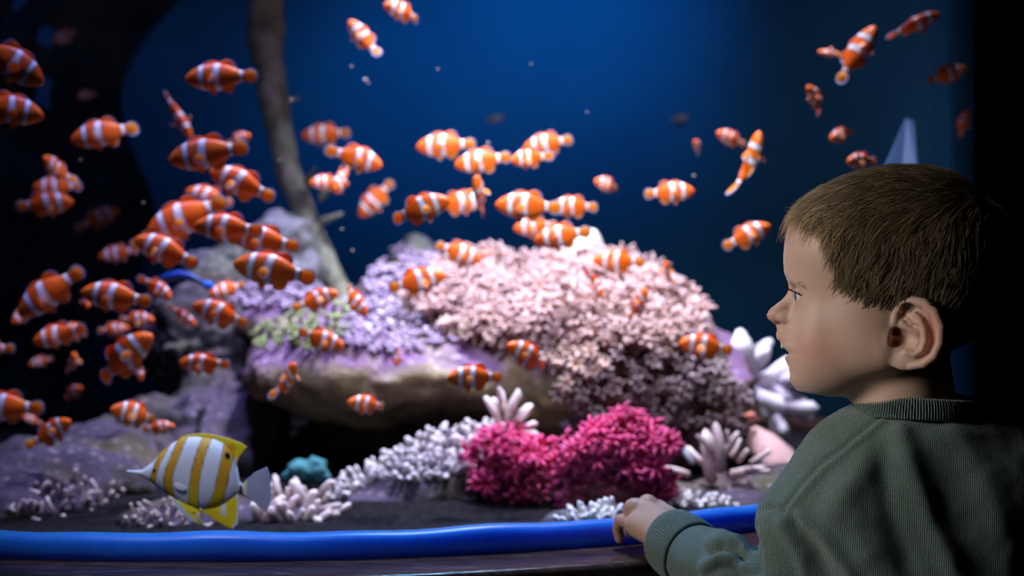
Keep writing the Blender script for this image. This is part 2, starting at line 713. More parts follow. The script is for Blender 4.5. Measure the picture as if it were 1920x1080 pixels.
def rock(name, label, ells, m, h=0.009, amp=0.016, sc=9.0, seed=0, cut=0.49):
    S = SDF()
    lo, hi = np.full(3, 9.0), np.full(3, -9.0)
    for e in ells:
        px, py, Y, rx, ry, rY = e[:6]
        ang = math.radians(e[6]) if len(e) > 6 else 0
        r = np.array([rx * Y / FPX, rY, ry * Y / FPX])
        c = P(px, py, Y)
        ca, sa = math.cos(ang), math.sin(ang)
        R = np.array([[ca, 0, -sa], [0, 1, 0], [sa, 0, ca]])
        S.ell(c, r, 0.05, rot=R)
        lo = np.minimum(lo, c - r.max() - .03)
        hi = np.maximum(hi, c + r.max() + .03)
    lo[2] = max(lo[2], cut - .05)
    V, Q = S.mesh(lo, hi, h, 4)
    N = normals(V, Q)
    nn = noise(V * sc, 3, seed) * amp + noise(V * sc * 4, 2, seed + 3) * amp * .35
    V = V + N * nn[:, None]
    V[:, 2] = np.maximum(V[:, 2], cut)
    base = np.array([V[:, 0].mean(), V[:, 1].mean(), cut])
    o = tag(obj(name, mesh_np(name, V - base, Q), m, loc=base), label, 'rock')
    tri = [tuple(q) for q in Q.tolist()]
    bv = BVHTree.FromPolygons([tuple(v) for v in V.tolist()], tri)
    BV[label] = bv
    return o, bv


r_main, bv_main = rock('live_rock', 'big overhanging brown rock in the middle of the tank, soft coral on top', [
    (730, 700, 2.12, 250, 80, 0.20), (620, 690, 2.15, 140, 75, 0.17), (1120, 690, 2.18, 240, 150, 0.24, 0), (980, 610, 2.36, 330, 95, 0.26),
    (1270, 750, 2.22, 120, 120, 0.20), (1340, 720, 2.22, 60, 75, 0.12), (1180, 850, 2.26, 190, 140, 0.20), (880, 850, 2.45, 330, 160, 0.14),
    (560, 620, 2.35, 140, 60, 0.18), (760, 560, 2.45, 80, 70, 0.13)], M_rock, 0.009, 0.017, 9, 1)
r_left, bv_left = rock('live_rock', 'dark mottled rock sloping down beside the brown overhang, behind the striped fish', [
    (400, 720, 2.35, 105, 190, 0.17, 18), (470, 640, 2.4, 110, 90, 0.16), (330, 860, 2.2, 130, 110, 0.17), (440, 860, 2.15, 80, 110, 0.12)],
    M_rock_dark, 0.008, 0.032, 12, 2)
r_peak, bv_peak = rock('live_rock', 'pale grey-purple rock peak in front of the leaning branch', [
    (505, 470, 2.55, 55, 65, 0.10, -20), (470, 560, 2.55, 110, 110, 0.14), (545, 560, 2.55, 70, 120, 0.1)], M_rock_far, 0.008, 0.026, 13, 3)
r_pk2, bv_pk2 = rock('live_rock', 'blurred grey-green rock point rising behind the purple crust', [
    (790, 505, 2.72, 40, 78, 0.09, 12), (760, 600, 2.7, 100, 110, 0.14)], M_rock_far, 0.01, 0.012, 10, 4)
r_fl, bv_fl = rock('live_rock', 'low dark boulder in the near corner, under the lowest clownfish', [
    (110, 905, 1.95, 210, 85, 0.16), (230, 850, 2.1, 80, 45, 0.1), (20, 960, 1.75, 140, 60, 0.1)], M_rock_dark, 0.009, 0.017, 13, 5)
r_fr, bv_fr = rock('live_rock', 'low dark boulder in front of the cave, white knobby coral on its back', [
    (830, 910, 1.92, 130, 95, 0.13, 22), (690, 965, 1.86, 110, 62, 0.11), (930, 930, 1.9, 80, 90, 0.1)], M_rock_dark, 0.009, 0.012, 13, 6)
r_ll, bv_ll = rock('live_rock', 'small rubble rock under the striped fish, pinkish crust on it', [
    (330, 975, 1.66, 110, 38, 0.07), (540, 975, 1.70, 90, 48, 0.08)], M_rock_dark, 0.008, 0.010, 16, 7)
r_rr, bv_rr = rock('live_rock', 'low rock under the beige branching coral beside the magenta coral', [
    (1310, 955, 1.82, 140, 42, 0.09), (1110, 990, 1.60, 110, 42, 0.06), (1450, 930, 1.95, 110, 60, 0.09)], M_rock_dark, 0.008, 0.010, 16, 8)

# rock wall far to the side, almost unlit
gx, gz = np.meshgrid(np.linspace(0, 1, 70), np.linspace(0, 1, 60), indexing='ij')
a = np.radians(212 + gx * 58 + (1 - gx) * 9 * np.sin(gz * 7 + 1) * np.cos(gz * 3.1))
r0 = 0.985 - 0.05 * sstep(0, .5, gx) + (0.01 + 0.04 * sstep(0, .3, gx)) * noise(np.c_[gx.ravel() * 8, gz.ravel() * 8, gz.ravel() * 0], 4, 9).reshape(gx.shape)
V = np.stack([TC[0] + r0 * np.sin(a), TC[1] - r0 * np.cos(a), 0.48 + gz * 1.1], -1).reshape(-1, 3)
ii = np.arange(70 * 60).reshape(70, 60)
Q = np.stack([ii[:-1, :-1], ii[1:, :-1], ii[1:, 1:], ii[:-1, 1:]], -1).reshape(-1, 4)
V2 = V.copy()
cc = V[:, :2] - np.array(TC)
V2[:, :2] = np.array(TC) + cc / np.linalg.norm(cc, axis=1)[:, None] * 1.0
n0 = len(V)
rim = np.r_[ii[:, 0], ii[-1, 1:], ii[-2::-1, -1], ii[0, -2:0:-1]]
side = np.stack([rim, np.roll(rim, -1), np.roll(rim, -1) + n0, rim + n0], 1)
base = np.array([-0.9, 2.6, 0.48])
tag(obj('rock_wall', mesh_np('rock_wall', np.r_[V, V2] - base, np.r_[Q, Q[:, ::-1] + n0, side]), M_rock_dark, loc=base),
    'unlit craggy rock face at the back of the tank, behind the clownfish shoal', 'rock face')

# ------------------------------------------------------------------ leaning branch
pts = [(500, -60, 2.62), (497, 60, 2.62), (505, 160, 2.62), (527, 270, 2.62), (556, 370, 2.62), (592, 450, 2.62), (625, 520, 2.60), (665, 600, 2.55)]
wd = [37, 33, 28, 24, 23, 22, 21, 22]
dense = np.linspace(0, len(pts) - 1, 70)
pp = np.stack([np.interp(dense, range(len(pts)), [p[i] for p in pts]) for i in range(3)], 1)
k = np.ones(7) / 7
for i in range(3):
    pp[3:-3, i] = np.convolve(pp[:, i], k, 'valid')
ww = np.interp(dense, range(len(pts)), wd)
W3 = np.array([P(*p) for p in pp])
V, Fc = tube(W3, ww * pp[:, 2] / FPX, 22, True)
c0 = W3[np.clip(np.arange(len(V)) // 22 - 1, 0, 69)]
nd = V - c0
V = V + nd * (0.16 * noise(V * 28, 3, 5) + 0.1 * noise(V * 90, 2, 6))[:, None]
t = NT('algae_bark')
tc = t.n('ShaderNodeTexCoord')
n1 = t.n('ShaderNodeTexNoise', Scale=18.0, Detail=6.0, Roughness=0.7)
t.l(tc.outputs['Object'], n1.inputs['Vector'])
t.l(t.ramp(n1.outputs[0], [(0.3, (0.10, 0.105, 0.08)), (0.5, (0.28, 0.28, 0.19)), (0.68, (0.48, 0.48, 0.42))]), t.b.inputs['Base Color'])
t.b.inputs['Roughness'].default_value = 0.9
t.bump(n1.outputs[0], 0.8, 0.01)
M_bark = t.m
base = W3[-1]
br = thing('branch', 'thick algae-covered branch leaning up from the rocks to the water top', 'branch', base)
obj('limb', mesh_np('limb', V - base, Fc), M_bark, br)
for (px, py, L, an) in ((535, 188, 26, 10), (575, 345, 34, 60), (600, 372, 40, 40), (604, 415, 44, 20), (570, 400, 34, 190), (575, 420, 30, 100)):
    a = P(px, py, 2.6)
    q = [a]
    an = math.radians(an)
    for s in range(1, 4):
        q.append(a + np.array([math.cos(an), random.uniform(-.6, .1), math.sin(an)]) * L * s / 3 * 2.6 / FPX + rng.normal(0, .002, 3))
    V, Fc = tube(q, np.array([7, 6, 5, 3]) * 2.6 / FPX, 6)
    obj('twig', mesh_np('twig', V - base, Fc), M_bark, br)

# ------------------------------------------------------------------ corals
def ell_mesh_raw(r, c, n, m):
    V = [np.array(c) + np.array((math.sin(math.pi * i / m) * math.cos(2 * math.pi * k / n), math.sin(math.pi * i / m) * math.sin(2 * math.pi * k / n), math.cos(math.pi * i / m))) * np.array(r)
         for i in range(m + 1) for k in range(n)]
    return V, [(i * n + k, (i + 1) * n + k, (i + 1) * n + (k + 1) % n, i * n + (k + 1) % n) for i in range(m) for k in range(n)]


def rot_to(d, spin=0.0):
    q = Vector(d).to_track_quat('Z', 'Y').to_matrix().to_4x4()
    return q @ Matrix.Rotation(spin, 4, 'Z')


def put(name, me, m, parent, base, loc, d, s, spin=None, sz=None):
    o = obj(name, me, m, parent)
    o.matrix_local = Matrix.Translation(Vector(loc) - Vector(base)) @ rot_to(d, random.uniform(0, 6.28) if spin is None else spin) @ Matrix.Diagonal((s, s, sz or s, 1))
    return o


def polyp_mesh(name, stalk, tip, root, arms=8, flare=0.62, droop=0.25, thick=.1, crown=.5, mid=None):
    """stalk with a crown of feathery arms, 1 high"""
    g = Geo()
    V, Fc = tube([(0, 0, 0), (random.uniform(-.06, .06), random.uniform(-.06, .06), .3), (0, 0, .6)], [thick * 1.5, thick, thick * 1.2], 5)
    zz = np.clip(V[:, 2] / .6, 0, 1)[:, None]
    g.add(V, Fc, np.array(root) * (1 - zz) + np.array(stalk) * zz)
    for a in range(arms):
        an = 2 * math.pi * a / arms + random.uniform(-.25, .25)
        r = flare * random.uniform(.8, 1.15)
        top = crown * random.uniform(.75, 1.2)
        pts = [(0, 0, .55), (math.cos(an) * r * .55, math.sin(an) * r * .55, .55 + top * .8), (math.cos(an) * r, math.sin(an) * r, .55 + top * (1 - droop))]
        V, Fc = tube(pts, [thick * .75, thick * .85, thick * .55], 4, False)
        zz = np.clip((np.linalg.norm(V[:, :2], axis=1) / flare), 0, 1)[:, None]
        g.add(V, Fc, np.array(stalk) * (1 - zz) + np.array(tip) * zz)
    return g.mesh(name)


def finger_mesh(name, bend, root, tip, r0=.2, r1=.15, sides=7):
    pts = [(bend * s * s * .5, 0, s) for s in (0, .35, .7, 1)]
    V, Fc = tube(pts, [r0, (r0 + r1) / 2, r1 * 1.05, r1], sides)
    V = V * (1 + .08 * noise(V * 6, 2, int(bend * 99))[:, None])
    zz = np.clip(V[:, 2], 0, 1)[:, None]
    return mesh_np(name, V, Fc, True, np.array(root) * (1 - zz) + np.array(tip) * zz)


def hit(px, py, bvs):
    """first rock surface along the line of sight through a pixel"""
    o = Vector((0, 0, CAMZ))
    d = Vector(P(px, py, 1.0)) - o
    d.normalize()
    best = None
    for b in bvs:
        r = b.ray_cast(o, d)
        if r[0] is not None and (best is None or r[3] < best[2]):
            best = (np.array(r[0]), np.array(r[1]), r[3])
    return best


ALLBV = list(BV.values())
UP = np.array([0, 0, 1.0])


def scatter(poly, n, bvs, mind):
    poly = np.array(poly, float)
    lo, hi = poly.min(0), poly.max(0)
    got, tries = [], 0
    while len(got) < n and tries < n * 60:
        tries += 1
        p = lo + (hi - lo) * rng.random(2)
        if not inpoly(p[None], poly)[0]:
            continue
        if got and min((p[0] - g[0]) ** 2 + (p[1] - g[1]) ** 2 for g in got) < mind * mind:
            continue
        r = hit(p[0], p[1], bvs)
        if r is None:
            continue
        nrm = r[1] if r[1] @ (r[0] - np.array([0, 0, CAMZ])) < 0 else -r[1]
        got.append((p[0], p[1], r[0], nrm))
    return got


M_coral = attr_mat('soft_coral_flesh', 0.6, 0.3, 0.18, 0.0, transl=0.18)
M_hard = attr_mat('stony_coral', 0.75, 0.25, 0.15, 0.35, 40)


def join_stuff(name, metas, meshes, m, parent, base):
    """many tiny tufts of one colony in a single mesh"""
    g = Geo()
    for (loc, d, s, sp) in metas:
        me = random.choice(meshes)
        M = np.array(rot_to(d, sp).to_3x3()) * s
        V = np.array([v.co for v in me.vertices]) @ M.T + np.array(loc) - base
        C = np.empty(len(V) * 4)
        me.color_attributes['Col'].data.foreach_get('color', C)
        g.add(V, [tuple(p.vertices) for p in me.polygons], C.reshape(-1, 4)[:, :3])
    o = obj(name, g.mesh(name), m, parent)
    o['kind'] = 'stuff'
    return o


def colony(name, label, cat, part, poly, n, mind, meshes, m, size, bvs=None, lean=.6, jit=.25, fwd=0.0, extra=0, cap=300, sink=.1):
    spots = scatter(poly, n, bvs or ALLBV, mind)
    base = np.mean([s[2] for s in spots], 0)
    base[2] = min(s[2][2] for s in spots)
    t = thing(name, label, cat, base)
    rest = []
    spots.sort(key=lambda s: s[2][1])
    for i, (px, py, loc, nrm) in enumerate(spots):
        d = nrm * (1 - lean) + UP * lean + rng.normal(0, jit, 3) + np.array([0, -fwd, 0])
        d /= np.linalg.norm(d)
        s = size * random.uniform(.75, 1.25) * loc[1] / FPX
        loc = loc - nrm * s * sink
        if i < cap:
            put(part, random.choice(meshes), m, t, base, loc, d, s)
        else:
            rest.append((loc, d, s, random.uniform(0, 6.28)))
    if rest:
        join_stuff(part + '_mass', rest, meshes, m, t, base)
    return t, base


random.seed(3)
xen = [polyp_mesh('polyp', (0.46, 0.27, 0.21), (0.76, 0.53, 0.51), (0.20, 0.12, 0.08), 7, .42, .15, .085, .62) for _ in range(4)]
xen2 = [polyp_mesh('polyp', (0.62, 0.42, 0.30), (0.92, 0.70, 0.62), (0.25, 0.17, 0.10), 6, .30, .1, .09, .6) for _ in range(3)]
colony('soft_coral', 'wide carpet of pale pink pulsing soft coral over the top of the big rock', 'coral', 'polyp',
       [(800, 560), (840, 528), (930, 512), (1060, 520), (1180, 520), (1240, 560), (1290, 590), (1300, 640), (1270, 665), (1180, 670), (1100, 660), (1000, 640),
        (900, 640), (830, 620), (780, 600)], 520, 10, xen, M_coral, 52, [bv_main], .42, .3, .35)
colony('soft_coral', 'hanging fringe of brownish pink soft coral under the pale coral carpet', 'coral', 'polyp',
       [(830, 615), (1000, 635), (1110, 655), (1140, 700), (1110, 730), (1060, 705), (1000, 660), (900, 655), (835, 645)], 170, 10, xen2, M_coral, 44, [bv_main], .45, .25, .3)
colony('soft_coral', 'white soft coral bunch on the shoulder of the rock, behind two dark red clownfish', 'coral', 'polyp',
       [(1120, 520), (1170, 505), (1200, 520), (1270, 575), (1285, 610), (1200, 600), (1140, 560)], 90, 11, xen, M_coral, 48, [bv_main], .5, .3, .2)
fuz = [polyp_mesh('polyp', (0.30, 0.20, 0.19), (0.52, 0.40, 0.44), (0.12, 0.08, 0.06), 6, .34, .1, .10, .6) for _ in range(3)]
colony('soft_coral', 'brownish lilac coral fuzz on the rock flank above the tall magenta coral', 'coral', 'polyp',
       [(1050, 700), (1150, 680), (1290, 670), (1370, 720), (1375, 790), (1290, 840), (1170, 800), (1080, 790)], 190, 12, fuz, M_coral, 38, [bv_main], .15, .3, .2)
pur = [polyp_mesh('tuft', (0.26, 0.17, 0.30), (0.66, 0.54, 0.72), (0.10, 0.06, 0.11), 5, .6, .3, .18, .35) for _ in range(3)]
colony('crust_coral', 'lilac tufted coral with white sparkles at the edge of the pink carpet', 'coral', 'tuft',
       [(660, 590), (700, 545), (790, 540), (850, 520), (800, 570), (820, 620), (860, 640), (760, 665), (680, 660), (640, 640)], 170, 10, pur, M_coral, 20, [bv_main], .5, .3, .2)
colony('crust_coral', 'lilac coral tufts between the leaning branch and the clownfish shoal', 'coral', 'tuft',
       [(450, 545), (520, 530), (600, 545), (600, 575), (540, 585), (460, 580), (430, 570)], 70, 11, pur, M_coral, 22, [bv_peak, bv_left, bv_main], .5, .3, .2)
colony('crust_coral', 'lilac pink coral tufts on the blurred rock point behind', 'coral', 'tuft',
       [(700, 500), (745, 470), (800, 480), (820, 520), (760, 540), (690, 545)], 60, 12, pur, M_coral, 24, [bv_pk2, bv_main], .6, .3, .1)
grn = [polyp_mesh('tuft', (0.20, 0.26, 0.08), (0.42, 0.50, 0.22), (0.08, 0.08, 0.03), 6, .5, .2, .13, .4) for _ in range(3)]
colony('green_algae', 'olive green algae tufts on the shelf above the cave', 'algae', 'tuft',
       [(490, 620), (560, 590), (640, 580), (660, 620), (640, 665), (560, 660), (480, 660)], 110, 12, grn, M_coral, 24, [bv_main], .6, .3, .2)
colony('green_algae', 'yellow-green algae clump on the ridge below the cream coral', 'algae', 'tuft',
       [(985, 505), (1010, 485), (1050, 485), (1080, 500), (1060, 525), (1000, 520)], 40, 9, grn, M_coral, 26, [bv_main], .7, .3, .1)

# cream lump coral on the ridge
g = SDF()
for (px, py, r) in ((1078, 468, 22), (1105, 452, 24), (1095, 478, 22), (1060, 480, 15), (1118, 470, 14), (1090, 500, 30)):
    g.ell(P(px, py, 2.38), np.full(3, r * 2.38 / FPX), .012)
V, Q = g.mesh(P(1030, 540, 2.32) - .03, P(1150, 420, 2.44) + .03, .004)
V = V + normals(V, Q) * (noise(V * 60, 2, 3) * .0025)[:, None]
base = P(1090, 505, 2.38)
tag(obj('lump_coral', mesh_np('lump_coral', V - base, Q, True, (0.92, 0.86, 0.72)), M_hard, loc=base), 'cream white lump of coral on top of the ridge', 'coral')

# white knobby coral on the front boulder
knob = [finger_mesh('knob', random.uniform(-.4, .4), (0.24, 0.20, 0.22), (0.84, 0.78, 0.82), .32, .28, 7) for _ in range(4)]
colony('knob_coral', 'white and lilac knobby coral sloping up beside the magenta coral', 'coral', 'knob',
       [(600, 945), (640, 900), (700, 865), (760, 820), (820, 790), (880, 775), (930, 800), (935, 860), (880, 890), (800, 905), (720, 900), (650, 930)], 300, 9, knob, M_hard, 17, [bv_fr], .45, .35, .3)

# finger coral standing above the knobs
random.seed(5)
fing = [finger_mesh('finger', b, (0.62, 0.46, 0.42), (0.95, 0.85, 0.84), .17, .15, 7) for b in (-.5, -.2, .2, .5)]
base = P(945, 845, 1.86)
t = thing('finger_coral', 'pale pink finger coral with stubby fingers fanning out above the magenta coral', 'coral', base)
for (px, py, L, an) in ((935, 800, 50, 100), (950, 790, 52, 80), (962, 795, 48, 60), (970, 810, 42, 35), (972, 825, 40, 15), (968, 838, 38, -5), (925, 815, 40, 125), (945, 770, 34, 95),
                        (960, 770, 36, 70), (930, 780, 36, 115), (975, 790, 30, 45), (945, 825, 30, 90), (915, 835, 36, 150), (955, 845, 34, -30), (940, 755, 26, 100), (978, 815, 26, 20), (980, 840, 28, -20)):
    a = math.radians(an)
    put('finger', random.choice(fing), M_hard, t, base, P(px, py, 1.86 + random.uniform(-.02, .02)), (math.cos(a), random.uniform(-.7, .1), math.sin(a)), L * 1.86 / FPX)
for k in range(16):
    put('finger', random.choice(fing), M_hard, t, base, P(random.uniform(905, 965), random.uniform(815, 880), 1.88), (random.uniform(-.5, .5), -.7, random.uniform(.2, 1)), 26 * 1.86 / FPX)

# leathery coral in the near left
leath = [finger_mesh('lobe', b, (0.34, 0.24, 0.24), (0.86, 0.72, 0.70), .2, .17, 7) for b in (-.7, -.3, .3, .7)]
colony('leather_coral', 'pinkish white leather coral with curled lobes beside the striped fish tail', 'coral', 'lobe',
       [(480, 985), (500, 900), (540, 885), (580, 920), (625, 935), (640, 975), (600, 1000), (520, 1000)], 75, 12, leath, M_coral, 40, [bv_ll], .45, .45, .4)
colony('leather_coral', 'dull pink coral crumbs on the rubble under the striped fish', 'coral', 'lobe',
       [(225, 985), (260, 940), (330, 945), (420, 985), (300, 990)], 60, 12, leath, M_coral, 18, [bv_ll], .5, .4, .3)
colony('leather_coral', 'dim lilac coral lobes on the dark corner boulder', 'coral', 'lobe',
       [(10, 960), (60, 910), (150, 900), (230, 930), (220, 980), (100, 985)], 70, 14, leath, M_coral, 22, [bv_fl], .5, .4, .3)

# turquoise coral in the cave mouth
g = SDF()
for (px, py, rx, ry) in ((575, 880, 34, 20), (595, 868, 14, 12), (560, 890, 24, 18), (600, 890, 20, 18)):
    g.ell(P(px, py, 1.9), np.array([rx, rx * .8, ry]) * 1.9 / FPX, .01)
V, Q = g.mesh(P(520, 930, 1.86) - .02, P(650, 840, 1.94) + .02, .004)
V = V + normals(V, Q) * (noise(V * 80, 2, 3) * .007)[:, None]
base = P(575, 905, 1.9)
tag(obj('turquoise_coral', mesh_np('turquoise_coral', V - base, Q, True, (0.04, 0.17, 0.19)), M_hard, loc=base), 'small turquoise coral in the mouth of the dark cave', 'coral')

# magenta tree corals
random.seed(9)
mag = [polyp_mesh('frill', (0.70, 0.015, 0.14), (1.0, 0.16, 0.42), (0.38, 0.008, 0.07), 7, .78, .25, .115, .62) for _ in range(5)]
M_mag = attr_mat('magenta_soft_coral', 0.55, 0.3, 0.28, 0.0, transl=0.22)
M_trunk = plain('coral_trunk', (0.62, 0.20, 0.42), 0.6)


def tree_coral(label, blobs, Y, n, trunks, size=26):
    base = P(trunks[0][0], trunks[0][1], Y)
    t = thing('tree_coral', label, 'coral', base)
    for (x0, y0, x1, y1, w) in trunks:
        pts = [P(x0 + (x1 - x0) * s, y0 + (y1 - y0) * s, Y + .03 * s) for s in (0, .3, .6, 1)]
        V, Fc = tube(pts, np.array([w, w * .85, w * .7, w * .55]) * Y / FPX, 9)
        V = V + (noise(V * 60, 2)[:, None] * .002)
        obj('trunk', mesh_np('trunk', V - base, Fc), M_trunk, t)
    tot = sum(b[2] * b[3] for b in blobs)
    for (px, py, rx, ry) in blobs:
        c = P(px, py, Y)
        for i in range(int(n * rx * ry / tot)):
            d = rng.normal(0, 1, 3)
            d[1] -= .5
            d /= np.linalg.norm(d)
            r = np.array([rx, (rx + ry) * .35, ry]) * Y / FPX * random.uniform(.35, 1.12)
            put('frill', random.choice(mag), M_mag, t, base, c + d * r, d * .8 + np.array([0, -.15, .35]) + rng.normal(0, .25, 3), size * random.uniform(.6, 1.5) * Y / FPX)


tree_coral('low magenta soft coral bush, the one with its top level, beside the white finger coral',
           [(955, 880, 50, 45), (930, 850, 30, 28), (1000, 890, 45, 38), (965, 840, 24, 22), (1035, 895, 25, 22), (910, 880, 20, 25)], 1.80, 210,
           [(985, 960, 965, 890, 16), (1010, 955, 1020, 890, 12), (960, 955, 935, 880, 11)])
tree_coral('tall magenta soft coral tree with pale trunk, right above the child\'s fingers',
           [(1150, 860, 62, 45), (1110, 850, 40, 35), (1185, 845, 40, 38), (1220, 850, 30, 32), (1170, 815, 34, 24), (1095, 895, 35, 32), (1220, 890, 25, 34), (1120, 820, 22, 20),
            (1160, 905, 70, 28), (1245, 842, 14, 14), (1080, 930, 22, 18), (1225, 935, 16, 24)], 1.76, 290,
           [(1160, 975, 1155, 880, 24), (1125, 975, 1115, 890, 14), (1200, 975, 1200, 880, 18)])
# mauve leaf-shaped sponge between the two
V, Fc = tube([P(1045, 875, 1.8), P(1062, 850, 1.8), P(1078, 832, 1.79), P(1088, 820, 1.79)], np.array([13, 18, 14, 3]) * 1.8 / FPX, 10)
base = P(1045, 875, 1.8)
V = V - base
V[:, 1] *= .5
tag(obj('leaf_sponge', mesh_np('leaf_sponge', V, Fc), plain('mauve_sponge', (0.55, 0.22, 0.45), 0.6), loc=base), 'mauve leaf-shaped sponge standing between the two magenta corals', 'sponge')

# small white corals by the pane
wht = [finger_mesh('knob', random.uniform(-.5, .5), (0.7, 0.66, 0.62), (0.98, 0.95, 0.95), .28, .24, 6) for _ in range(4)]
colony('knob_coral', 'bright white coral crumbs against the blue strip beside the child\'s hand', 'coral', 'knob',
       [(1050, 985), (1070, 965), (1110, 955), (1150, 948), (1165, 970), (1120, 985)], 70, 8, wht, M_hard, 22, [bv_rr], .5, .5, .4)
colony('knob_coral', 'white coral crumbs by the pane between the child\'s wrist and sleeve', 'coral', 'knob',
       [(1255, 950), (1275, 925), (1330, 935), (1380, 945), (1370, 960), (1280, 960)], 40, 10, wht, M_hard, 18, [bv_rr], .5, .5, .4)

# beige branching coral
random.seed(12)
bei = [finger_mesh('branchlet', b, (0.48, 0.34, 0.32), (0.90, 0.74, 0.72), .17, .12, 7) for b in (-.8, -.3, .3, .8)]
base = P(1345, 950, 1.86)
t = thing('branching_coral', 'beige pink branching coral with a tuft of upright fingers, beside the sweater', 'coral', base)
for (px, py, L, an, w) in ((1335, 900, 62, 110, 1.2), (1350, 880, 60, 85, 1.2), (1345, 855, 46, 100, 1), (1360, 850, 44, 70, 1), (1335, 850, 40, 125, 1), (1372, 855, 36, 55, .9), (1350, 835, 30, 95, .9), (1365, 832, 28, 75, .9),
                          (1330, 835, 28, 110, .9), (1310, 915, 64, 215, 1.1), (1290, 890, 40, 150, 1), (1300, 930, 44, 240, 1.1), (1375, 890, 60, 20, 1.1), (1400, 880, 40, -10, 1), (1410, 868, 40, 35, 1),
                          (1395, 905, 48, -35, 1.1), (1385, 865, 36, 60, .9), (1360, 920, 50, -60, 1.2), (1340, 935, 40, 270, 1.2), (1320, 870, 40, 140, 1)):
    a = math.radians(an)
    put('branchlet', random.choice(bei), M_hard, t, base, P(px, py, 1.86 + random.uniform(-.03, .03)), (math.cos(a), random.uniform(-.5, .2), math.sin(a)), L * 1.86 / FPX * w)
V, Fc = tube([P(1345, 965, 1.87), P(1342, 920, 1.87), P(1348, 880, 1.87)], np.array([26, 22, 14]) * 1.87 / FPX, 10)
obj('stem', mesh_np('stem', V - base, Fc, True, (0.45, 0.33, 0.32)), M_hard, t)

# club-shaped pink coral leaning against the rock
V, Fc = tube([P(1410, 810, 2.06), P(1430, 835, 2.04), P(1455, 865, 2.02), P(1480, 905, 2.0), P(1490, 945, 2.0)], np.array([18, 29, 34, 33, 28]) * 2.03 / FPX, 16)
V = V + (noise(V * 70, 2)[:, None] * .004)
base = P(1485, 950, 2.0)
tag(obj('club_coral', mesh_np('club_coral', V - base, Fc, True, (0.52, 0.32, 0.30)), M_hard, loc=base), 'thick club-shaped pink coral half hidden behind the sweater shoulder', 'coral')

# white branching stony coral by the chin
random.seed(21)
wb_ = [finger_mesh('branchlet', b, (0.50, 0.42, 0.56), (0.97, 0.92, 0.98), .34, .33, 8) for b in (-.5, 0, .5)]
base = P(1420, 800, 2.2)
t = thing('stony_coral', 'white lumpy branching coral beneath the child\'s chin', 'coral', base)
for (px, py, L, an, w) in ((1395, 710, 70, 95, 1.1), (1398, 660, 34, 100, 1), (1412, 690, 40, 55, 1), (1420, 655, 26, 30, 1), (1385, 690, 34, 120, 1), (1430, 720, 62, 30, 1), (1450, 735, 56, -25, 1.1),
                          (1470, 715, 40, 15, 1), (1440, 760, 60, -55, 1), (1420, 745, 50, -20, 1.2), (1475, 760, 44, -20, .9), (1490, 768, 30, -25, .8), (1455, 780, 30, -60, .8), (1405, 730, 54, -60, 1.2), (1390, 735, 50, 80, 1.2)):
    a = math.radians(an)
    put('branchlet', random.choice(wb_), M_hard, t, base, P(px, py, 2.2 + random.uniform(-.03, .03)), (math.cos(a), random.uniform(-.4, .2), math.sin(a)), L * 2.2 / FPX, sz=L * 2.2 / FPX)
V, Fc = tube([P(1390, 800, 2.22), P(1400, 750, 2.22), P(1405, 710, 2.22)], np.array([22, 20, 16]) * 2.2 / FPX, 9)
obj('stem', mesh_np('stem', V - base, Fc, True, (0.5, 0.42, 0.5)), M_hard, t)

# slim silvery shell stuck on the rock
V, Fc = tube([P(1283, 838, 1.95), P(1290, 850, 1.94), P(1298, 866, 1.94)], np.array([5, 9, 6]) * 1.95 / FPX, 10)
base = P(1290, 850, 1.95)
tag(obj('shell', mesh_np('shell', V - base, Fc), plain('silver_shell', (0.75, 0.85, 0.95), 0.15), loc=base), 'small shiny silver shell between the magenta and beige corals', 'shell')

# glossy beads added for the bright sparkles on the lilac coral
g = Geo()
for k in range(60):
    r = hit(random.uniform(635, 860), random.uniform(520, 640), [bv_main])
    if r is None:
        continue
    rad = random.uniform(.0016, .0034)
    sp = ell_mesh_raw((rad, rad, rad), r[0] + r[1] * .012 + UP * .008, 8, 6)
    g.add(sp[0], sp[1], (1, 1, 1))
o = tag(obj('glint_beads', g.mesh('glint_beads'), plain('glint_bead', (0.95, 0.95, 1.0), 0.2, 1.0)), 'glossy white beads added as sparkles on the lilac coral', 'glint_beads', kind='stuff')

# solid wedge standing in for a pale blue reflection above the hair
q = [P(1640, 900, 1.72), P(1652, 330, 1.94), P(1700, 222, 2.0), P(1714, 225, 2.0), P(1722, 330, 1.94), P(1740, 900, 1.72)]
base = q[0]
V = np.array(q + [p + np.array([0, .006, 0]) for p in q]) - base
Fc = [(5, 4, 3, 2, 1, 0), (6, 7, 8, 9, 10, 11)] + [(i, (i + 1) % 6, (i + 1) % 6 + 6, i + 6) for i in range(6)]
tag(obj('reflection_wedge', mesh_np('reflection_wedge', V, Fc, False), plain('pale_blue_reflection', (0.045, 0.11, 0.24), 0.7), loc=base), 'dim pale blue triangular wedge inside the tank just above the child\'s hair', 'wedge')
# ------------------------------------------------------------------ clownfish
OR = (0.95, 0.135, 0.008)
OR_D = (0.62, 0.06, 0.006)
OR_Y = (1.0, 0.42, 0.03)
OR_O = (1.0, 0.24, 0.012)
WH = (0.90, 0.90, 0.96)
BK = (0.02, 0.012, 0.015)
EDGE = (0.60, 0.66, 1.0)


def lerp(a, b, t):
    return tuple(a[i] + (b[i] - a[i]) * t for i in range(3))


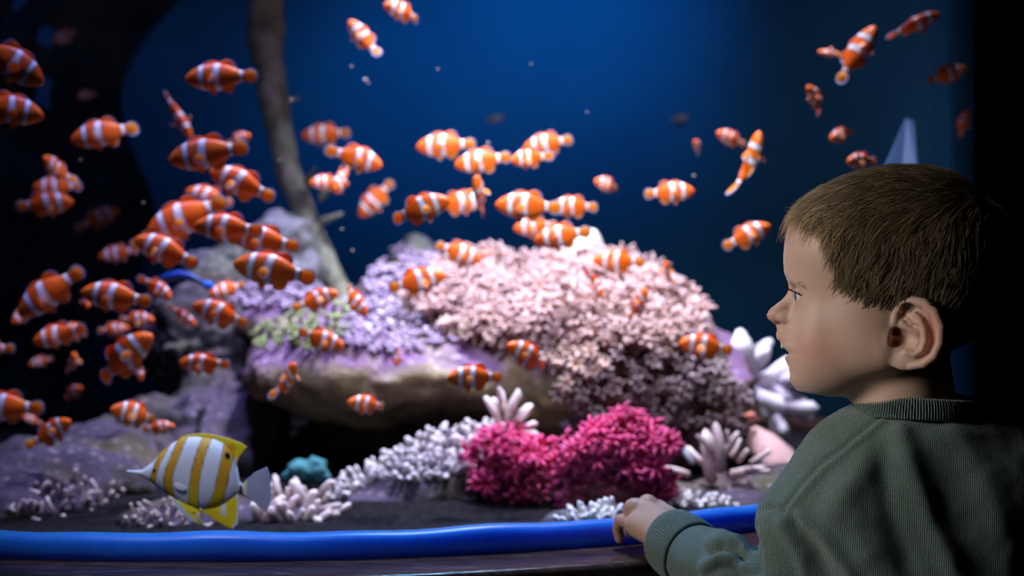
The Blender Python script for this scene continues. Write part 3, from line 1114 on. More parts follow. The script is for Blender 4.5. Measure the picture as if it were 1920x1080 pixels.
XS = [-.50, -.485, -.46, -.42, -.36, -.29, -.2, -.1, 0.0, .1, .18, .25, .31, .36, .39]
HT = [.012, .036, .062, .096, .132, .162, .186, .197, .192, .172, .145, .112, .082, .074, .078]
HB = [.012, .034, .056, .085, .118, .146, .170, .180, .176, .158, .132, .100, .072, .066, .070]
WD = [.010, .030, .048, .066, .082, .094, .101, .101, .095, .082, .066, .048, .033, .022, .014]


HT = [h * 1.09 for h in HT]
HB = [h * 1.10 for h in HB]


def bend_of(x, b):
    return b * max(0, x + .15) ** 2


def band(x, z):
    """0 orange .. 1 white, -1 black line; the bands bulge as on the fish"""
    h = z / .2
    e = [(-.275 + .03 * h * h, .034), (-.005 - .05 * (1 - h * h), .042 + .012 * (1 - abs(h))), (.328, .026)]
    for c, w in e:
        d = abs(x - c)
        if d < w:
            return 1
        if d < w + .010:
            return -1
    return 0


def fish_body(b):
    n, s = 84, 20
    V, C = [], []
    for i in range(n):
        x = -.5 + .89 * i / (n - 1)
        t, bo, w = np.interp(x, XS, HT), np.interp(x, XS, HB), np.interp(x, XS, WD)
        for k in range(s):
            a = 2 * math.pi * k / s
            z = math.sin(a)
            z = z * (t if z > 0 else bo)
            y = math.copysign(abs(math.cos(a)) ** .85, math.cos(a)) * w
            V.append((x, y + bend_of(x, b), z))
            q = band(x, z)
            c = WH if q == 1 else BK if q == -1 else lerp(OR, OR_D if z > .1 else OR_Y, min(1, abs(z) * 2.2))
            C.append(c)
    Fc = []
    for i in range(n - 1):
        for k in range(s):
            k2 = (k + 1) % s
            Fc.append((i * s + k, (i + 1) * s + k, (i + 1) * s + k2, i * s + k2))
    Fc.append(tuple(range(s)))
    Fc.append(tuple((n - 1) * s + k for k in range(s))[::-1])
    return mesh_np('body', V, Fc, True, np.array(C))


def fin(name, outline, root, th=.007, inner=OR_Y, b=0.0, edge=EDGE, rim=.022, plane='xz', yoff=0.0, rimtop=True):
    """flat fin with thickness: outline polygon in the fin's plane; colour goes orange > black line > pale rim"""
    pts = np.array(outline, float)
    # densify
    D = []
    for p, q in zip(pts, np.roll(pts, -1, 0)):
        m = max(1, int(np.linalg.norm(q - p) / .02))
        D += [p + (q - p) * t / m for t in range(m)]
    D = np.array(D)
    r = np.array(root, float)
    levels = [(0.0, OR), (.55, inner), (1 - rim * 4.8, inner), (1 - rim * 4.3, BK), (1 - rim * 3.4, BK), (1 - rim * 3.0, edge), (1.0, edge)]
    V, C = [], []
    k = len(D)
    rootd = np.linalg.norm(D - r, axis=1) / (np.linalg.norm(D - r, axis=1).max() + 1e-9)
    for sgn in (1, -1):
        for li, (t, c) in enumerate(levels):
            for j, p in enumerate(D):
                q = r + (p - r) * t
                y = sgn * th * max(.12, 1 - t * t * .95)
                V.append((q[0], y + yoff + bend_of(q[0], b), q[1]))
                cc = c if rootd[j] > .45 else (OR if li < 6 else inner)
                C.append(cc)
    L = len(levels)
    Fc = []
    for si in (0, 1):
        o = si * L * k
        for li in range(L - 1):
            for j in range(k):
                j2 = (j + 1) % k
                f = (o + li * k + j, o + li * k + j2, o + (li + 1) * k + j2, o + (li + 1) * k + j)
                Fc.append(f if si else f[::-1])
    for j in range(k):
        j2 = (j + 1) % k
        Fc.append(((L - 1) * k + j, (L - 1) * k + j2, (2 * L - 1) * k + j2, (2 * L - 1) * k + j))
    return mesh_np(name, V, Fc, True, np.array(C))


def ell_mesh(name, r, c, col, n=12, m=8, colfn=None):
    V, C = [], []
    for i in range(m + 1):
        th = math.pi * i / m
        for k in range(n):
            a = 2 * math.pi * k / n
            d = np.array([math.sin(th) * math.cos(a), math.sin(th) * math.sin(a), math.cos(th)])
            V.append(np.array(c) + d * np.array(r))
            C.append(colfn(d) if colfn else col)
    Fc = [(i * n + k, (i + 1) * n + k, (i + 1) * n + (k + 1) % n, i * n + (k + 1) % n) for i in range(m) for k in range(n)]
    return mesh_np(name, V, Fc, True, np.array(C))


TAILO = [(.36, .06), (.40, .095), (.45, .115), (.50, .112), (.545, .085), (.565, .04), (.57, 0), (.565, -.04), (.545, -.085), (.50, -.112), (.45, -.115), (.40, -.095), (.36, -.06)]
DORS = [(-.27, .15), (-.24, .205), (-.18, .245), (-.10, .262), (-.03, .248), (.02, .225), (.06, .245), (.12, .268), (.18, .262), (.23, .225), (.255, .17), (.25, .10), (.10, .15), (-.1, .18)]
ANAL = [(.02, -.15), (.05, -.215), (.10, -.248), (.16, -.245), (.21, -.205), (.235, -.15), (.23, -.09), (.12, -.14)]
PELV = [(-.16, -.15), (-.14, -.24), (-.10, -.29), (-.06, -.28), (-.05, -.22), (-.08, -.16)]
PECT = [(0, .02), (.04, .06), (.09, .075), (.14, .06), (.165, .02), (.165, -.03), (.14, -.065), (.09, -.075), (.04, -.055), (0, -.02)]

KITS = []
pec = fin('pectoral_fin', PECT, (.07, 0), .018, OR_Y, rim=.022)
pel = fin('pelvic_fin', PELV, (-.11, -.17), .006, OR_Y, rim=.02)
eyem = ell_mesh('eye', (.021, .010, .021), (0, 0, 0), BK, colfn=lambda d: BK if math.hypot(d[0], d[2]) < .8 else (.85, .35, .05))
for b in (0.0, .55, -.55):
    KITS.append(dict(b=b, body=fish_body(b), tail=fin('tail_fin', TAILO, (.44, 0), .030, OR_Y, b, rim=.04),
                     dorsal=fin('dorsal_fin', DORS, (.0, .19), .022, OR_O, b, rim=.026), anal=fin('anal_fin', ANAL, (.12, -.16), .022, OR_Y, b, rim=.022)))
M_fish = attr_mat('clownfish_skin', 0.42, 0.35, 0.10, 0.0)
M_fin = attr_mat('clownfish_fin', 0.4, 0.4, 0.10, 0.0, transl=0.45)
M_eye = attr_mat('fish_eye', 0.1, 0.6)


def clownfish(px, py, L, ang, yaw=0, roll=0, Y=0, kit=0, label='', detail=True):
    if not Y:
        Y = min(2.75, max(1.62, .088 * FPX / L))
    s = L * Y / FPX / 1.07
    a, ps, ro = math.radians(ang), math.radians(yaw), math.radians(roll)
    h = np.array([math.cos(ps) * math.cos(a), -math.sin(ps), math.cos(ps) * math.sin(a)])
    up = UP - h * h[2]
    if np.linalg.norm(up) < .25:
        up = np.array([0, 1.0, 0]) - h * h[1]
    up /= np.linalg.norm(up)
    sd = np.cross(up, -h)
    up, sd = up * math.cos(ro) + sd * math.sin(ro), sd * math.cos(ro) - up * math.sin(ro)
    M = Matrix(((-h[0], sd[0], up[0]), (-h[1], sd[1], up[1]), (-h[2], sd[2], up[2])))
    k = KITS[kit]
    t = thing('clownfish', label, 'fish', P(px, py, Y) - M @ Vector((.03, 0, 0)) * s, 'clownfish in the shoal')
    t.rotation_euler = M.to_euler()
    t.scale = (s, s, s)
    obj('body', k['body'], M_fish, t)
    obj('tail_fin', k['tail'], M_fin, t)
    obj('dorsal_fin', k['dorsal'], M_fin, t)
    obj('anal_fin', k['anal'], M_fin, t)
    if detail:
        for sg in (1, -1):
            o = obj('pectoral_fin', pec, M_fin, t, (-.17, sg * .095, -.03))
            o.rotation_euler = (sg * random.uniform(-.3, .5), random.uniform(-.2, .5), sg * random.uniform(.35, 1.1))
            o = obj('pelvic_fin', pel, M_fin, t, (0, sg * .03, 0.02))
            o.rotation_euler = (sg * -.18, 0, 0)
            obj('eye', eyem, M_eye, t, (-.40, sg * .066, .04))
    return t


random.seed(31)
FISH = [
 # px, py, length, heading, yaw, roll, Y, kit, label
 (20, 116, 150, -35, 0, 0, 0, 0, 'dark red clownfish cut by the left edge, the upper one, heading down right'),
 (15, 205, 138, -12, 0, 0, 0, 0, 'dark red clownfish cut by the left edge below another, heading right'),
 (124, 67, 58, 215, 40, 0, 2.75, 1, 'small bluish clownfish alone near the top left corner'),
 (163, 178, 42, 200, 45, 0, 2.8, 0, 'tiny dim clownfish below the bluish one near the top left'),
 (195, 250, 125, 195, 10, 0, 0, 1, 'clownfish alone heading left below the dim tiny one, head dipped'),
 (333, 215, 104, -60, 0, 75, 0, 0, 'slender clownfish seen edge-on diving beside the branch, tail up'),
 (415, 145, 134, 184, 8, 0, 0, 0, 'bright orange clownfish heading left, highest of those beside the branch'),
 (391, 288, 150, 191, 8, 0, 1.75, 0, 'large bright clownfish heading left under the slender diving one'),
 (447, 262, 60, 15, 30, 0, 2.2, 0, 'small dark clownfish behind the tail of the large bright one'),
 (454, 346, 130, 157, 8, 0, 0, 0, 'clownfish with dark head slanting up left just below the large bright one'),
 (105, 318, 84, 120, 55, 0, 1.95, 2, 'clownfish turned to the glass on top of the cluster at the left'),
 (84, 383, 108, 5, 0, 20, 0, 0, 'clownfish with a broad white middle band, tail at the left edge cluster'),
 (108, 350, 88, 183, 20, 0, 2.2, 0, 'clownfish showing its orange tail behind the cluster at the left'),
 (186, 408, 86, 18, 10, 25, 0, 1, 'clownfish heading right with tail down, alone beside the left cluster'),
 (222, 475, 74, 192, 10, 0, 2.3, 0, 'small pinkish clownfish heading left at the tail of the dense group'),
 (285, 452, 84, 10, 0, 0, 2.2, 0, 'clownfish whose round tail sticks out left of the dense group'),
 (312, 472, 128, 158, 6, 0, 1.8, 0, 'clownfish with a pale green head band, lowest left of the dense group'),
 (350, 408, 162, 205, 10, 0, 1.85, 0, 'dark red clownfish in the middle of the dense group, heading down left'),
 (392, 370, 92, 165, 0, 0, 2.1, 0, 'pinkish backed clownfish on top of the dense group'),
 (428, 428, 128, 176, 10, 0, 1.72, 0, 'orange clownfish with raised fin leading the row above the lilac tufts'),
 (496, 452, 132, 171, 8, 0, 1.78, 0, 'orange clownfish second in the row, in front of the grey rock peak'),
 (514, 508, 156, 170, 5, 0, 1.68, 0, 'big clownfish with yellow side fin heading left, under the row'),
 (425, 543, 72, 200, 20, 0, 2.1, 0, 'pale pink clownfish behind the big one with the yellow side fin'),
 (414, 590, 112, 160, 15, 0, 1.8, 1, 'red clownfish with torn looking lower fins left of the lilac tufts'),
 (342, 592, 66, -35, 10, 30, 2.2, 0, 'small pink clownfish heading down right before the sloping rock'),
 (295, 540, 74, -35, 20, 0, 2.0, 1, 'pink clownfish with one orange fin beside the blue cleaner fish'),
 (218, 557, 132, 172, 8, 0, 1.75, 0, 'clownfish with wide pale green bands heading left, alone in dark water'),
 (161, 562, 64, -50, 55, 0, 1.9, 0, 'small clownfish facing out at the snout of the wide banded one'),
 (95, 548, 146, 217, 5, 0, 1.8, 0, 'clownfish diving down left with bright orange tail raised'),
 (45, 588, 62, 230, 40, 0, 2.1, 0, 'nearly unlit clownfish under the diving one'),
 (112, 628, 100, 197, 15, 0, 1.9, 2, 'clownfish heading left amid the small group below the diving one'),
 (142, 622, 72, 170, 50, 0, 2.1, 1, 'clownfish with two orange fins showing behind the small group'),
 (230, 672, 150, 38, 8, 0, 1.75, 2, 'clownfish heading up right with pale head band, tail low'),
 (256, 600, 74, 0, 15, 0, 2.1, 0, 'small clownfish with vertical stripes on top of the one heading up right'),
 (260, 690, 58, -70, 30, 0, 2.1, 0, 'small dark clownfish below the chin of the one heading up right'),
 (213, 618, 60, 5, 0, 0, 2.2, 0, 'little clownfish whose tail shows left of the striped small one'),
 (-20, 655, 96, 182, 0, 0, 1.9, 0, 'clownfish of which only the orange tail enters the frame'),
 (140, 680, 66, 70, 55, 0, 2.1, 1, 'white marked clownfish facing out, above a bluish one'),
 (138, 737, 58, 30, 35, 20, 2.3, 0, 'bluish white clownfish under the white marked one'),
 (76, 678, 48, 200, 40, 0, 2.4, 0, 'tiny clownfish with orange fin left of the white marked one'),
 (12, 764, 136, 178, 10, 0, 1.8, 0, 'large dark clownfish cut by the left edge above the boulder'),
 (98, 812, 100, 32, 20, 0, 1.75, 1, 'clownfish with round orange head hovering over the dark boulder'),
 (60, 788, 44, 150, 45, 0, 2.2, 0, 'tiny pink clownfish between the two above the dark boulder'),
 (255, 778, 108, 160, 40, 0, 1.72, 1, 'clownfish turning away, white band across its back, above the striped fish'),
 (298, 802, 60, 5, 0, 0, 1.9, 0, 'small clownfish at the tail of the turning one, near the striped fish'),
 (384, 682, 94, 178, 10, -15, 1.85, 0, 'clownfish with one clear pale band before the sloping rock'),
 (185, 940, 46, 85, 40, 0, 2.0, 0, 'blurred orange clownfish down among the dim rubble'),
 (611, 252, 92, 185, 5, 0, 0, 0, 'clownfish heading left just right of the branch'),
 (668, 297, 108, -18, 15, 0, 1.98, 1, 'red and white clownfish turning right, above a head-on one'),
 (640, 338, 96, 250, 58, 0, 1.9, 0, 'clownfish facing the glass with white brow band, right of the branch'),
 (612, 342, 66, 185, 25, 0, 2.2, 0, 'clownfish snout poking out behind the facing one'),
 (705, 373, 92, 228, 5, 0, 0, 0, 'red clownfish diving left with tail up, alone in open water'),
 (787, 393, 122, 17, 8, 0, 1.72, 2, 'clownfish heading right with yellow side fin, right of the red diving one'),
 (680, 72, 84, 128, 15, 0, 2.1, 2, 'whitish clownfish curled like a comma near the top'),
 (756, 22, 84, 165, 30, 0, 2.0, 1, 'clownfish cut by the top edge'),
 (594, 563, 88, 20, 10, 0, 1.85, 1, 'red clownfish with V-shaped white bands beside the branch foot'),
 (664, 563, 80, -50, 20, 0, 1.85, 2, 'clownfish nosing down with yellow fin at the edge of the lilac coral'),
 (602, 636, 92, -20, 5, 0, 1.80, 0, 'small clownfish heading right over the green algae shelf'),
 (746, 670, 62, 260, 66, 0, 1.85, 0, 'little clownfish seen head-on against the cave'),
 (540, 713, 96, 62, 38, 0, 1.72, 1, 'clownfish rising with blue edged fins at the cave'),
 (690, 759, 84, 170, 28, 0, 1.75, 1, 'clownfish with bright tail in the middle of the cave'),
 (890, 708, 112, 180, 22, 0, 1.68, 0, 'clownfish before the olive rock face, glowing orange tail to the right'),
 (992, 668, 106, 152, 25, 0, 1.72, 1, 'clownfish with spread blue tipped fin under the coral fringe'),
 (836, 273, 112, 184, 5, 0, 0, 0, 'clownfish heading left, highest of the middle group'),
 (905, 302, 108, 190, 5, 0, 1.95, 0, 'clownfish heading left just below the highest of the middle group'),
 (992, 297, 84, 190, 35, 0, 1.9, 2, 'clownfish half turned, in front of a pale one, middle group'),
 (1027, 270, 96, 192, 8, 0, 2.15, 0, 'pale clownfish behind the half turned one'),
 (860, 381, 100, 8, 0, 0, 2.1, 0, 'clownfish with one wide white band behind a rising one'),
 (899, 368, 104, 100, 48, 0, 1.85, 0, 'rising clownfish showing its belly and a yellow fin, middle group'),
 (990, 387, 126, 178, 8, 0, 1.8, 0, 'orange clownfish heading left at the head of the pair above the ridge'),
 (1076, 388, 92, 180, 12, 0, 1.95, 0, 'darker clownfish at the tail of the pair above the ridge'),
 (1004, 425, 84, 186, 12, 0, 2.2, 0, 'pale pink clownfish squeezed under the pair above the ridge'),
 (1054, 443, 110, 191, 6, 0, 1.85, 0, 'clownfish heading left in front of the cream lump coral'),
 (1140, 346, 62, 168, 30, 0, 2.2, 1, 'overexposed whitish clownfish alone right of the middle group'),
 (860, 474, 92, -20, 5, 0, 2.0, 0, 'clownfish heading down right above the pink carpet'),
 (913, 475, 44, 200, 62, 0, 2.3, 0, 'small white faced clownfish above the pink carpet'),
 (782, 528, 112, 13, 6, 0, 1.85, 0, 'clownfish heading right above the lilac coral, big orange tail side'),
 (1160, 490, 100, 178, 8, 0, 1.95, 0, 'clownfish heading left below the cream lump coral'),
 (1119, 531, 70, 285, 35, 0, 1.9, 1, 'clownfish nosing down into the coral beneath the cream lump'),
 (1196, 571, 80, 62, 35, 0, 1.85, 0, 'dark purple-red clownfish nestling in the white coral'),
 (1250, 512, 66, 100, 52, 0, 2.0, 2, 'pinkish clownfish facing away right of the coral ridge'),
 (1323, 650, 108, 172, 12, 0, 1.85, 0, 'clownfish at the right end of the coral carpet, orange fins below'),
 (1400, 443, 96, 25, 8, 0, 1.95, 0, 'clownfish heading up right towards the child\'s forehead'),
 (1255, 361, 94, 3, 8, 0, 1.95, 0, 'clownfish heading right in open blue water, alone'),
 (1310, 276, 48, 140, 52, 0, 2.3, 1, 'tiny clownfish alone in blue water above the one heading right'),
 (1371, 260, 66, 160, 20, 0, 2.2, 0, 'clownfish touching the head of the upright one'),
 (1409, 308, 128, 78, 10, -40, 1.85, 1, 'upright orange clownfish with yellow fin, snout up'),
 (1531, 187, 70, 130, 25, 0, 2.0, 1, 'clownfish high above the child\'s forehead, snout up left'),
 (1578, 253, 62, 200, 30, 0, 2.1, 0, 'clownfish between the high one and the child\'s hair'),
 (1616, 302, 74, 185, 30, 0, 1.9, 0, 'clownfish just touching the child\'s hair'),
 (1607, 102, 124, 58, 8, -30, 1.85, 0, 'dim clownfish climbing near the top right, white belt across'),
 (1712, 48, 110, 24, 0, 70, 2.0, 0, 'dim thin clownfish standing in for a reflection streak at the top right, edge-on'),  # edge-on fish shape takes the place of a long reflection
 (1562, 100, 60, 176, 10, 70, 2.1, 0, 'dim clownfish edge-on behind the climbing one'),
 (1776, 140, 76, 18, 10, 0, 2.0, 0, 'dim yellowish clownfish near the dark right border'),
 (1807, 232, 56, 82, 20, 40, 2.0, 0, 'barely visible red clownfish upright at the dark right border'),
 (1412, 783, 46, 160, 45, 0, 2.0, 0, 'small red and white clownfish beneath the child\'s chin'),
 (928, 222, 40, 10, 30, 0, 2.95, 0, 'dim bluish clownfish far back above the middle group'),
 (1275, 222, 36, 10, 20, 0, 3.05, 0, 'faint far clownfish above the tiny one in blue water'),
 (1391, 172, 34, 130, 20, 0, 3.05, 0, 'faint far clownfish high in the dark blue water'),
]
for f in FISH:
    clownfish(*f, detail=f[2] >= 56)

# ------------------------------------------------------------------ blue cleaner fish
base = P(338, 518, 2.0)
t = thing('cleaner_fish', 'slim black and electric blue fish under the dense clownfish group', 'fish', base)
pts = [P(x, y, 2.0) - base for x, y in ((298, 526), (312, 520), (335, 516), (355, 519), (372, 526), (380, 531))]
V, Fc = tube(pts, np.array([3, 8, 10, 8, 5, 4]) * 2 / FPX, 10)
V[:, 1] *= .6
ctr = np.array([np.interp(v[0], [p[0] for p in pts], [p[2] for p in pts]) for v in V])
obj('body', mesh_np('body', V, Fc, True, np.where((V[:, 2] > ctr)[:, None], (0.008, 0.04, 0.30), (0.04, 0.10, 0.13))), M_fish, t)
V, Fc = tube([P(378, 530, 2) - base, P(386, 534, 2) - base, P(394, 536, 2) - base], np.array([3, 7, 8]) * 2 / FPX, 8)
V[:, 1] *= .25
obj('tail_fin', mesh_np('tail_fin', V, Fc, True, (0.03, 0.22, 0.95)), M_fish, t)
o = obj('eye', ell_mesh('eye', (.0018, .0012, .0018), (0, 0, 0), BK), M_eye, t)
o.location = P(303, 523, 2.0) - base + np.array([0, -.004, 0])

# ------------------------------------------------------------------ copperband butterflyfish near the pane
YB = 1.46
BB = P(360, 905, YB)
KB = YB / FPX
bt = thing('butterflyfish', 'white fish with orange-yellow bands and long snout just behind the pane', 'fish', BB)


def bl(px, py):
    return ((px - 360) * KB, -(py - 905) * KB)


TOP = [(238, 882), (252, 882), (267, 881), (287, 867), (300, 850), (320, 833), (343, 820), (367, 818), (400, 822), (425, 834), (438, 852), (445, 876), (449, 902), (454, 908), (458, 910)]
BOT = [(238, 885), (252, 889), (267, 893), (283, 904), (300, 918), (320, 931), (345, 946), (370, 954), (400, 951), (425, 940), (440, 929), (446, 924), (449, 922), (454, 925), (458, 925)]
S1 = ([830, 850, 868, 884, 905, 925], [316, 306, 298, 293, 287, 287], 4.5)
S2 = ([812, 830, 880, 900, 925, 960], [347, 340, 322, 318, 320, 340], 7.0)
S3 = ([812, 835, 870, 910, 945, 965], [392, 384, 374, 367, 364, 364], 8.0)
S4 = ([820, 860, 910, 950, 990], [432, 428, 417, 405, 392], 9.5)
ORB = (0.72, 0.34, 0.012)
YEL = (0.92, 0.70, 0.01)
BWH = (0.78, 0.80, 0.95)
BBR = (0.16, 0.09, 0.02)


def bcol(px, py):
    for ys, xs, w in (S1, S2, S3, S4):
        d = abs(px - np.interp(py, ys, xs))
        if (ys, xs, w) == S4:
            w = w + max(0, (py - 930) * .28)
        if d < w:
            return lerp(ORB, YEL, sstep(895, 950, np.array(py)).item())
        if d < w + 1.8:
            return BBR
    return BWH


nx, ns = 150, 44
V, C = [], []
for i in range(nx):
    x = 238 + 220 * i / (nx - 1)
    tp = np.interp(x, [p[0] for p in TOP], [p[1] for p in TOP])
    bo = np.interp(x, [p[0] for p in BOT], [p[1] for p in BOT])
    cz, hz = (tp + bo) / 2, (bo - tp) / 2
    w = min(17, hz * .42 + 1.0) * (1 - .55 * sstep(400, 458, np.array(x)).item())
    for k in range(ns):
        a = 2 * math.pi * k / ns
        py = cz - math.sin(a) * hz
        X, Z = bl(x, py)
        V.append((X, math.copysign(abs(math.cos(a)) ** 1.25, math.cos(a)) * w * KB, Z))
        C.append(bcol(x, py))
Fc = [(i * ns + k, (i + 1) * ns + k, (i + 1) * ns + (k + 1) % ns, i * ns + (k + 1) % ns) for i in range(nx - 1) for k in range(ns)]
Fc += [tuple(range(ns)), tuple((nx - 1) * ns + k for k in range(ns))[::-1]]
t = NT('butterflyfish_skin')
a = t.n('ShaderNodeAttribute', _attribute_name='Col')
t.l(a.outputs['Color'], t.b.inputs['Base Color'])
t.b.inputs['Roughness'].default_value = 0.42
tc = t.n('ShaderNodeTexCoord')
wv = t.n('ShaderNodeTexWave', Scale=210.0, Distortion=3.0, Detail=2.0, _bands_direction='Z')
t.l(tc.outputs['Object'], wv.inputs['Vector'])
t.bump(wv.outputs['Fac'], 0.25, 0.0006)
M_bf = t.m
obj('body', mesh_np('body', V, Fc, True, np.array(C)), M_bf, bt)


def bfin(name, poly, colfn, th=1.6, n=26):
    """fin as a grid clipped to a polygon, given thickness"""
    poly = np.array(poly, float)
    D = []
    for p, q in zip(poly, np.roll(poly, -1, 0)):
        m = max(1, int(np.linalg.norm(q - p) / 3))
        D += [p + (q - p) * s / m for s in range(m)]
    D = np.array(D)
    c = D.mean(0)
    V, C = [], []
    Ls = (0, .2, .4, .55, .7, .8, .88, .95, 1.0)
    for sg in (1, -1):
        for l in Ls:
            for p in D:
                q = c + (p - c) * l
                X, Z = bl(*q)
                V.append((X, sg * th * KB * (1.25 - l), Z))
                C.append(colfn(q, l))
    k, L = len(D), len(Ls)
    Fc = []
    for si in (0, 1):
        o = si * k * L
        for li in range(L - 1):
            for j in range(k):
                f = (o + li * k + j, o + li * k + (j + 1) % k, o + (li + 1) * k + (j + 1) % k, o + (li + 1) * k + j)
                Fc.append(f if si == 0 else f[::-1])
    for j in range(k):
        Fc.append(((L - 1) * k + j, (L - 1) * k + (j + 1) % k, (2 * L - 1) * k + (j + 1) % k, (2 * L - 1) * k + j))
    return obj(name, mesh_np(name, V, Fc, True, np.array(C)), M_bf, bt)


def dcol(q, l):
    if abs(q[0] - np.interp(q[1], S4[0], S4[1])) < 11 and q[1] > 832:
        return ORB
    if q[1] > 858 and q[0] > 433:
        return (0.85, 0.80, 0.80) if l < .9 else ORB
    return YEL


bfin('dorsal_fin', [(336, 822), (350, 816), (367, 813), (385, 813), (400, 815), (430, 823), (450, 830), (463, 838), (458, 845), (449, 856), (444, 872), (448, 896), (452, 908), (444, 905), (434, 870), (424, 845), (400, 828), (367, 823)], dcol)


def acol(q, l):
    if q[0] < 424 + (q[1] - 960) * .1 and q[0] > 415 and q[1] < 965:
        return BWH
    if l > .86 and q[0] > 436:
        return BWH if l < .97 else YEL
    return YEL


bfin('anal_fin', [(376, 953), (383, 961), (400, 973), (423, 987), (437, 992), (446, 983), (449, 955), (449, 934), (446, 924), (434, 930), (415, 942), (395, 950)], acol)
for sg in (1, -1):
    o = bfin('pelvic_fin', [(326, 934), (334, 952), (345, 964), (360, 975), (378, 983), (370, 974), (365, 964), (363, 957), (374, 961), (383, 963), (370, 953), (350, 944), (336, 937)],
             lambda q, l: YEL if q[0] > 340 + (q[1] - 944) * .9 else (0.75, 0.88, 0.92))
    o.location = (0, sg * 7 * KB, 0)
o = bfin('tail_fin', [(454, 909), (462, 900), (478, 886), (500, 876), (506, 890), (508, 915), (507, 940), (500, 962), (480, 945), (464, 931), (454, 925)],
         lambda q, l: (0.85, 0.8, 0.45) if q[0] < 463 else (0.40, 0.40, 0.60))
V, Fc = tube([(0, 0, 0), (.002, 0, 0)], [.0078, .0078], 16)
o = obj('tail_band', ell_mesh('tail_band', (3.4 * KB, 6.5 * KB, 9.5 * KB), (0, 0, 0), BK, 14, 10), M_bf, bt)
o.location = (*[bl(452, 917)[0], 0], bl(452, 917)[1])
o['label'] = 'black bar before the tail'
for sg in (1, -1):
    x, z = bl(293, 881)
    o = obj('eye', ell_mesh('eye', (4.2 * KB, 2.5 * KB, 4.2 * KB), (0, 0, 0), BK, 12, 8), M_eye, bt, (x, sg * 11.0 * KB, z))
    x, z = bl(428, 853)
    o = obj('eye_spot', ell_mesh('eye_spot', (5.2 * KB, 1.2 * KB, 6.8 * KB), (0, 0, 0), BK, 14, 8), M_bf, bt, (x, sg * 9.6 * KB, z))
    o['label'] = 'black false eye spot'
    x, z = bl(332, 905)
    o = obj('pectoral_fin', ell_mesh('pectoral_fin', (13 * KB, .6 * KB, 6 * KB), (11 * KB, 0, -2 * KB), BWH, 14, 8), M_bf, bt, (x, sg * 15.5 * KB, z))
    o.rotation_euler = (0, .35, sg * .06)

# flakes drifting in the water
g = Geo()
for (px, py, r) in ((658, 125, 2.6), (683, 150, 4.5), (690, 156, 2.4), (914, 268, 3), (523, 300, 2), (545, 188, 3), (150, 300, 2), (268, 380, 2.2), (660, 470, 2.5), (640, 430, 2.4), (1300, 330, 3), (820, 130, 2), (1100, 210, 1.6), (995, 120, 1.6)):
    V, Fc = tube([(0, 0, 0), (r * .8 * 1.9 / FPX, .001, r * .3 * 1.9 / FPX)], np.array([r, r * .8]) * 1.9 / FPX * .8, 5)
    g.add(V + P(px, py, 1.9), Fc, (0.5, 0.42, 0.38))
o = tag(obj('drifting_flakes', g.mesh('drifting_flakes'), M_coral), 'tiny pale food flakes drifting in the water', 'flakes', kind='stuff')
# ------------------------------------------------------------------ the child
HX, HY, HD = 1660, 540, 1.15
HC = P(HX, HY, HD)
fw = np.array([HC[0], HC[1], 0.0])
fw /= np.linalg.norm(fw)
rt = np.array([fw[1], -fw[0], 0.0])
cth = fw[1]
KH = HD / FPX


def h2w(q):
    """head frame (pixel units: right, down, towards the lens) > world"""
    q = np.asarray(q, float)
    return HC + np.outer((q[:, 0] - HX) * KH * cth, rt) + np.outer(-(q[:, 1] - HY) * KH, UP) - np.outer(q[:, 2] * KH, fw)


S = SDF()
S.ell((1684, 482, 0), (207, 160, 152), 20)
S.ell((1750, 500, 0), (140, 150, 146), 30)
S.ell((1572, 470, 0), (102, 108, 112), 40)
S.ell((1592, 590, 0), (108, 148, 108), 40)
S.ell((1578, 668, 0), (92, 68, 86), 30)
for sg in (1, -1):
    S.cap((1545, 690, sg * 40), (1662, 655, sg * 96), 44, 36, 34)
    S.ell((1560, 640, sg * 58), (62, 62, 44), 55)
    S.ell((1640, 600, sg * 96), (60, 80, 40), 40)
S.ell((1517, 700, 0), (36, 36, 38), 26)
S.ell((1514, 643, 0), (46, 50, 52), 24)
S.cap((1684, 640, 0), (1712, 900, 0), 90, 102, 30)
for sg in (1, -1):
    S.ell((1487, 549, sg * 44), (17, 15, 27), 16, sub=True)
    S.cap((1482, 516, sg * 14), (1506, 525, sg * 66), 8, 8, 18)
    S.ell((1515, 554, sg * 47), (28.5, 27, 28), 7)
# nose
S.cap((1489, 536, 0), (1464, 577, 0), 12, 14, 18)
S.ell((1457, 590, 0), (19.5, 18.5, 19), 14)
for sg in (1, -1):
    S.ell((1474, 597, sg * 16), (16, 12, 10), 8)
S.cap((1456, 600, 0), (1472, 612, 0), 9, 10, 8)
for sg in (1, -1):
    S.ell((1459, 607, sg * 9), (8, 5, 4.5), 3, sub=True)
    # eyelids' opening
    ca, sa = math.cos(.5 * sg), math.sin(.5 * sg)
    S.ell((1490, 556, sg * 50), (21, 8.2, 27), 2.0, rot=[[ca, 0, -sa], [0, 1, 0], [sa, 0, ca]], sub=True)
    S.poly([(1481, 543, sg * 30), (1484, 544.5, sg * 48), (1495, 548, sg * 64), (1507, 555, sg * 74)], [3, 3.4, 3, 2], 3)
# lips and open mouth
for sg in (1, -1):
    S.poly([(1465, 632, 0), (1469, 637, sg * 12), (1480, 645, sg * 24), (1490, 654, sg * 30)], [9, 8, 6, 4], 13)
    S.poly([(1480, 674, 0), (1483, 673, sg * 12), (1489, 668, sg * 24), (1495, 661, sg * 30)], [9, 8.5, 7, 4], 10)
S.ell((1464, 656.5, 0), (30, 13, 31), 4, sub=True)
S.ell((1482, 657.5, 0), (19, 10.5, 31), 3, sub=True)
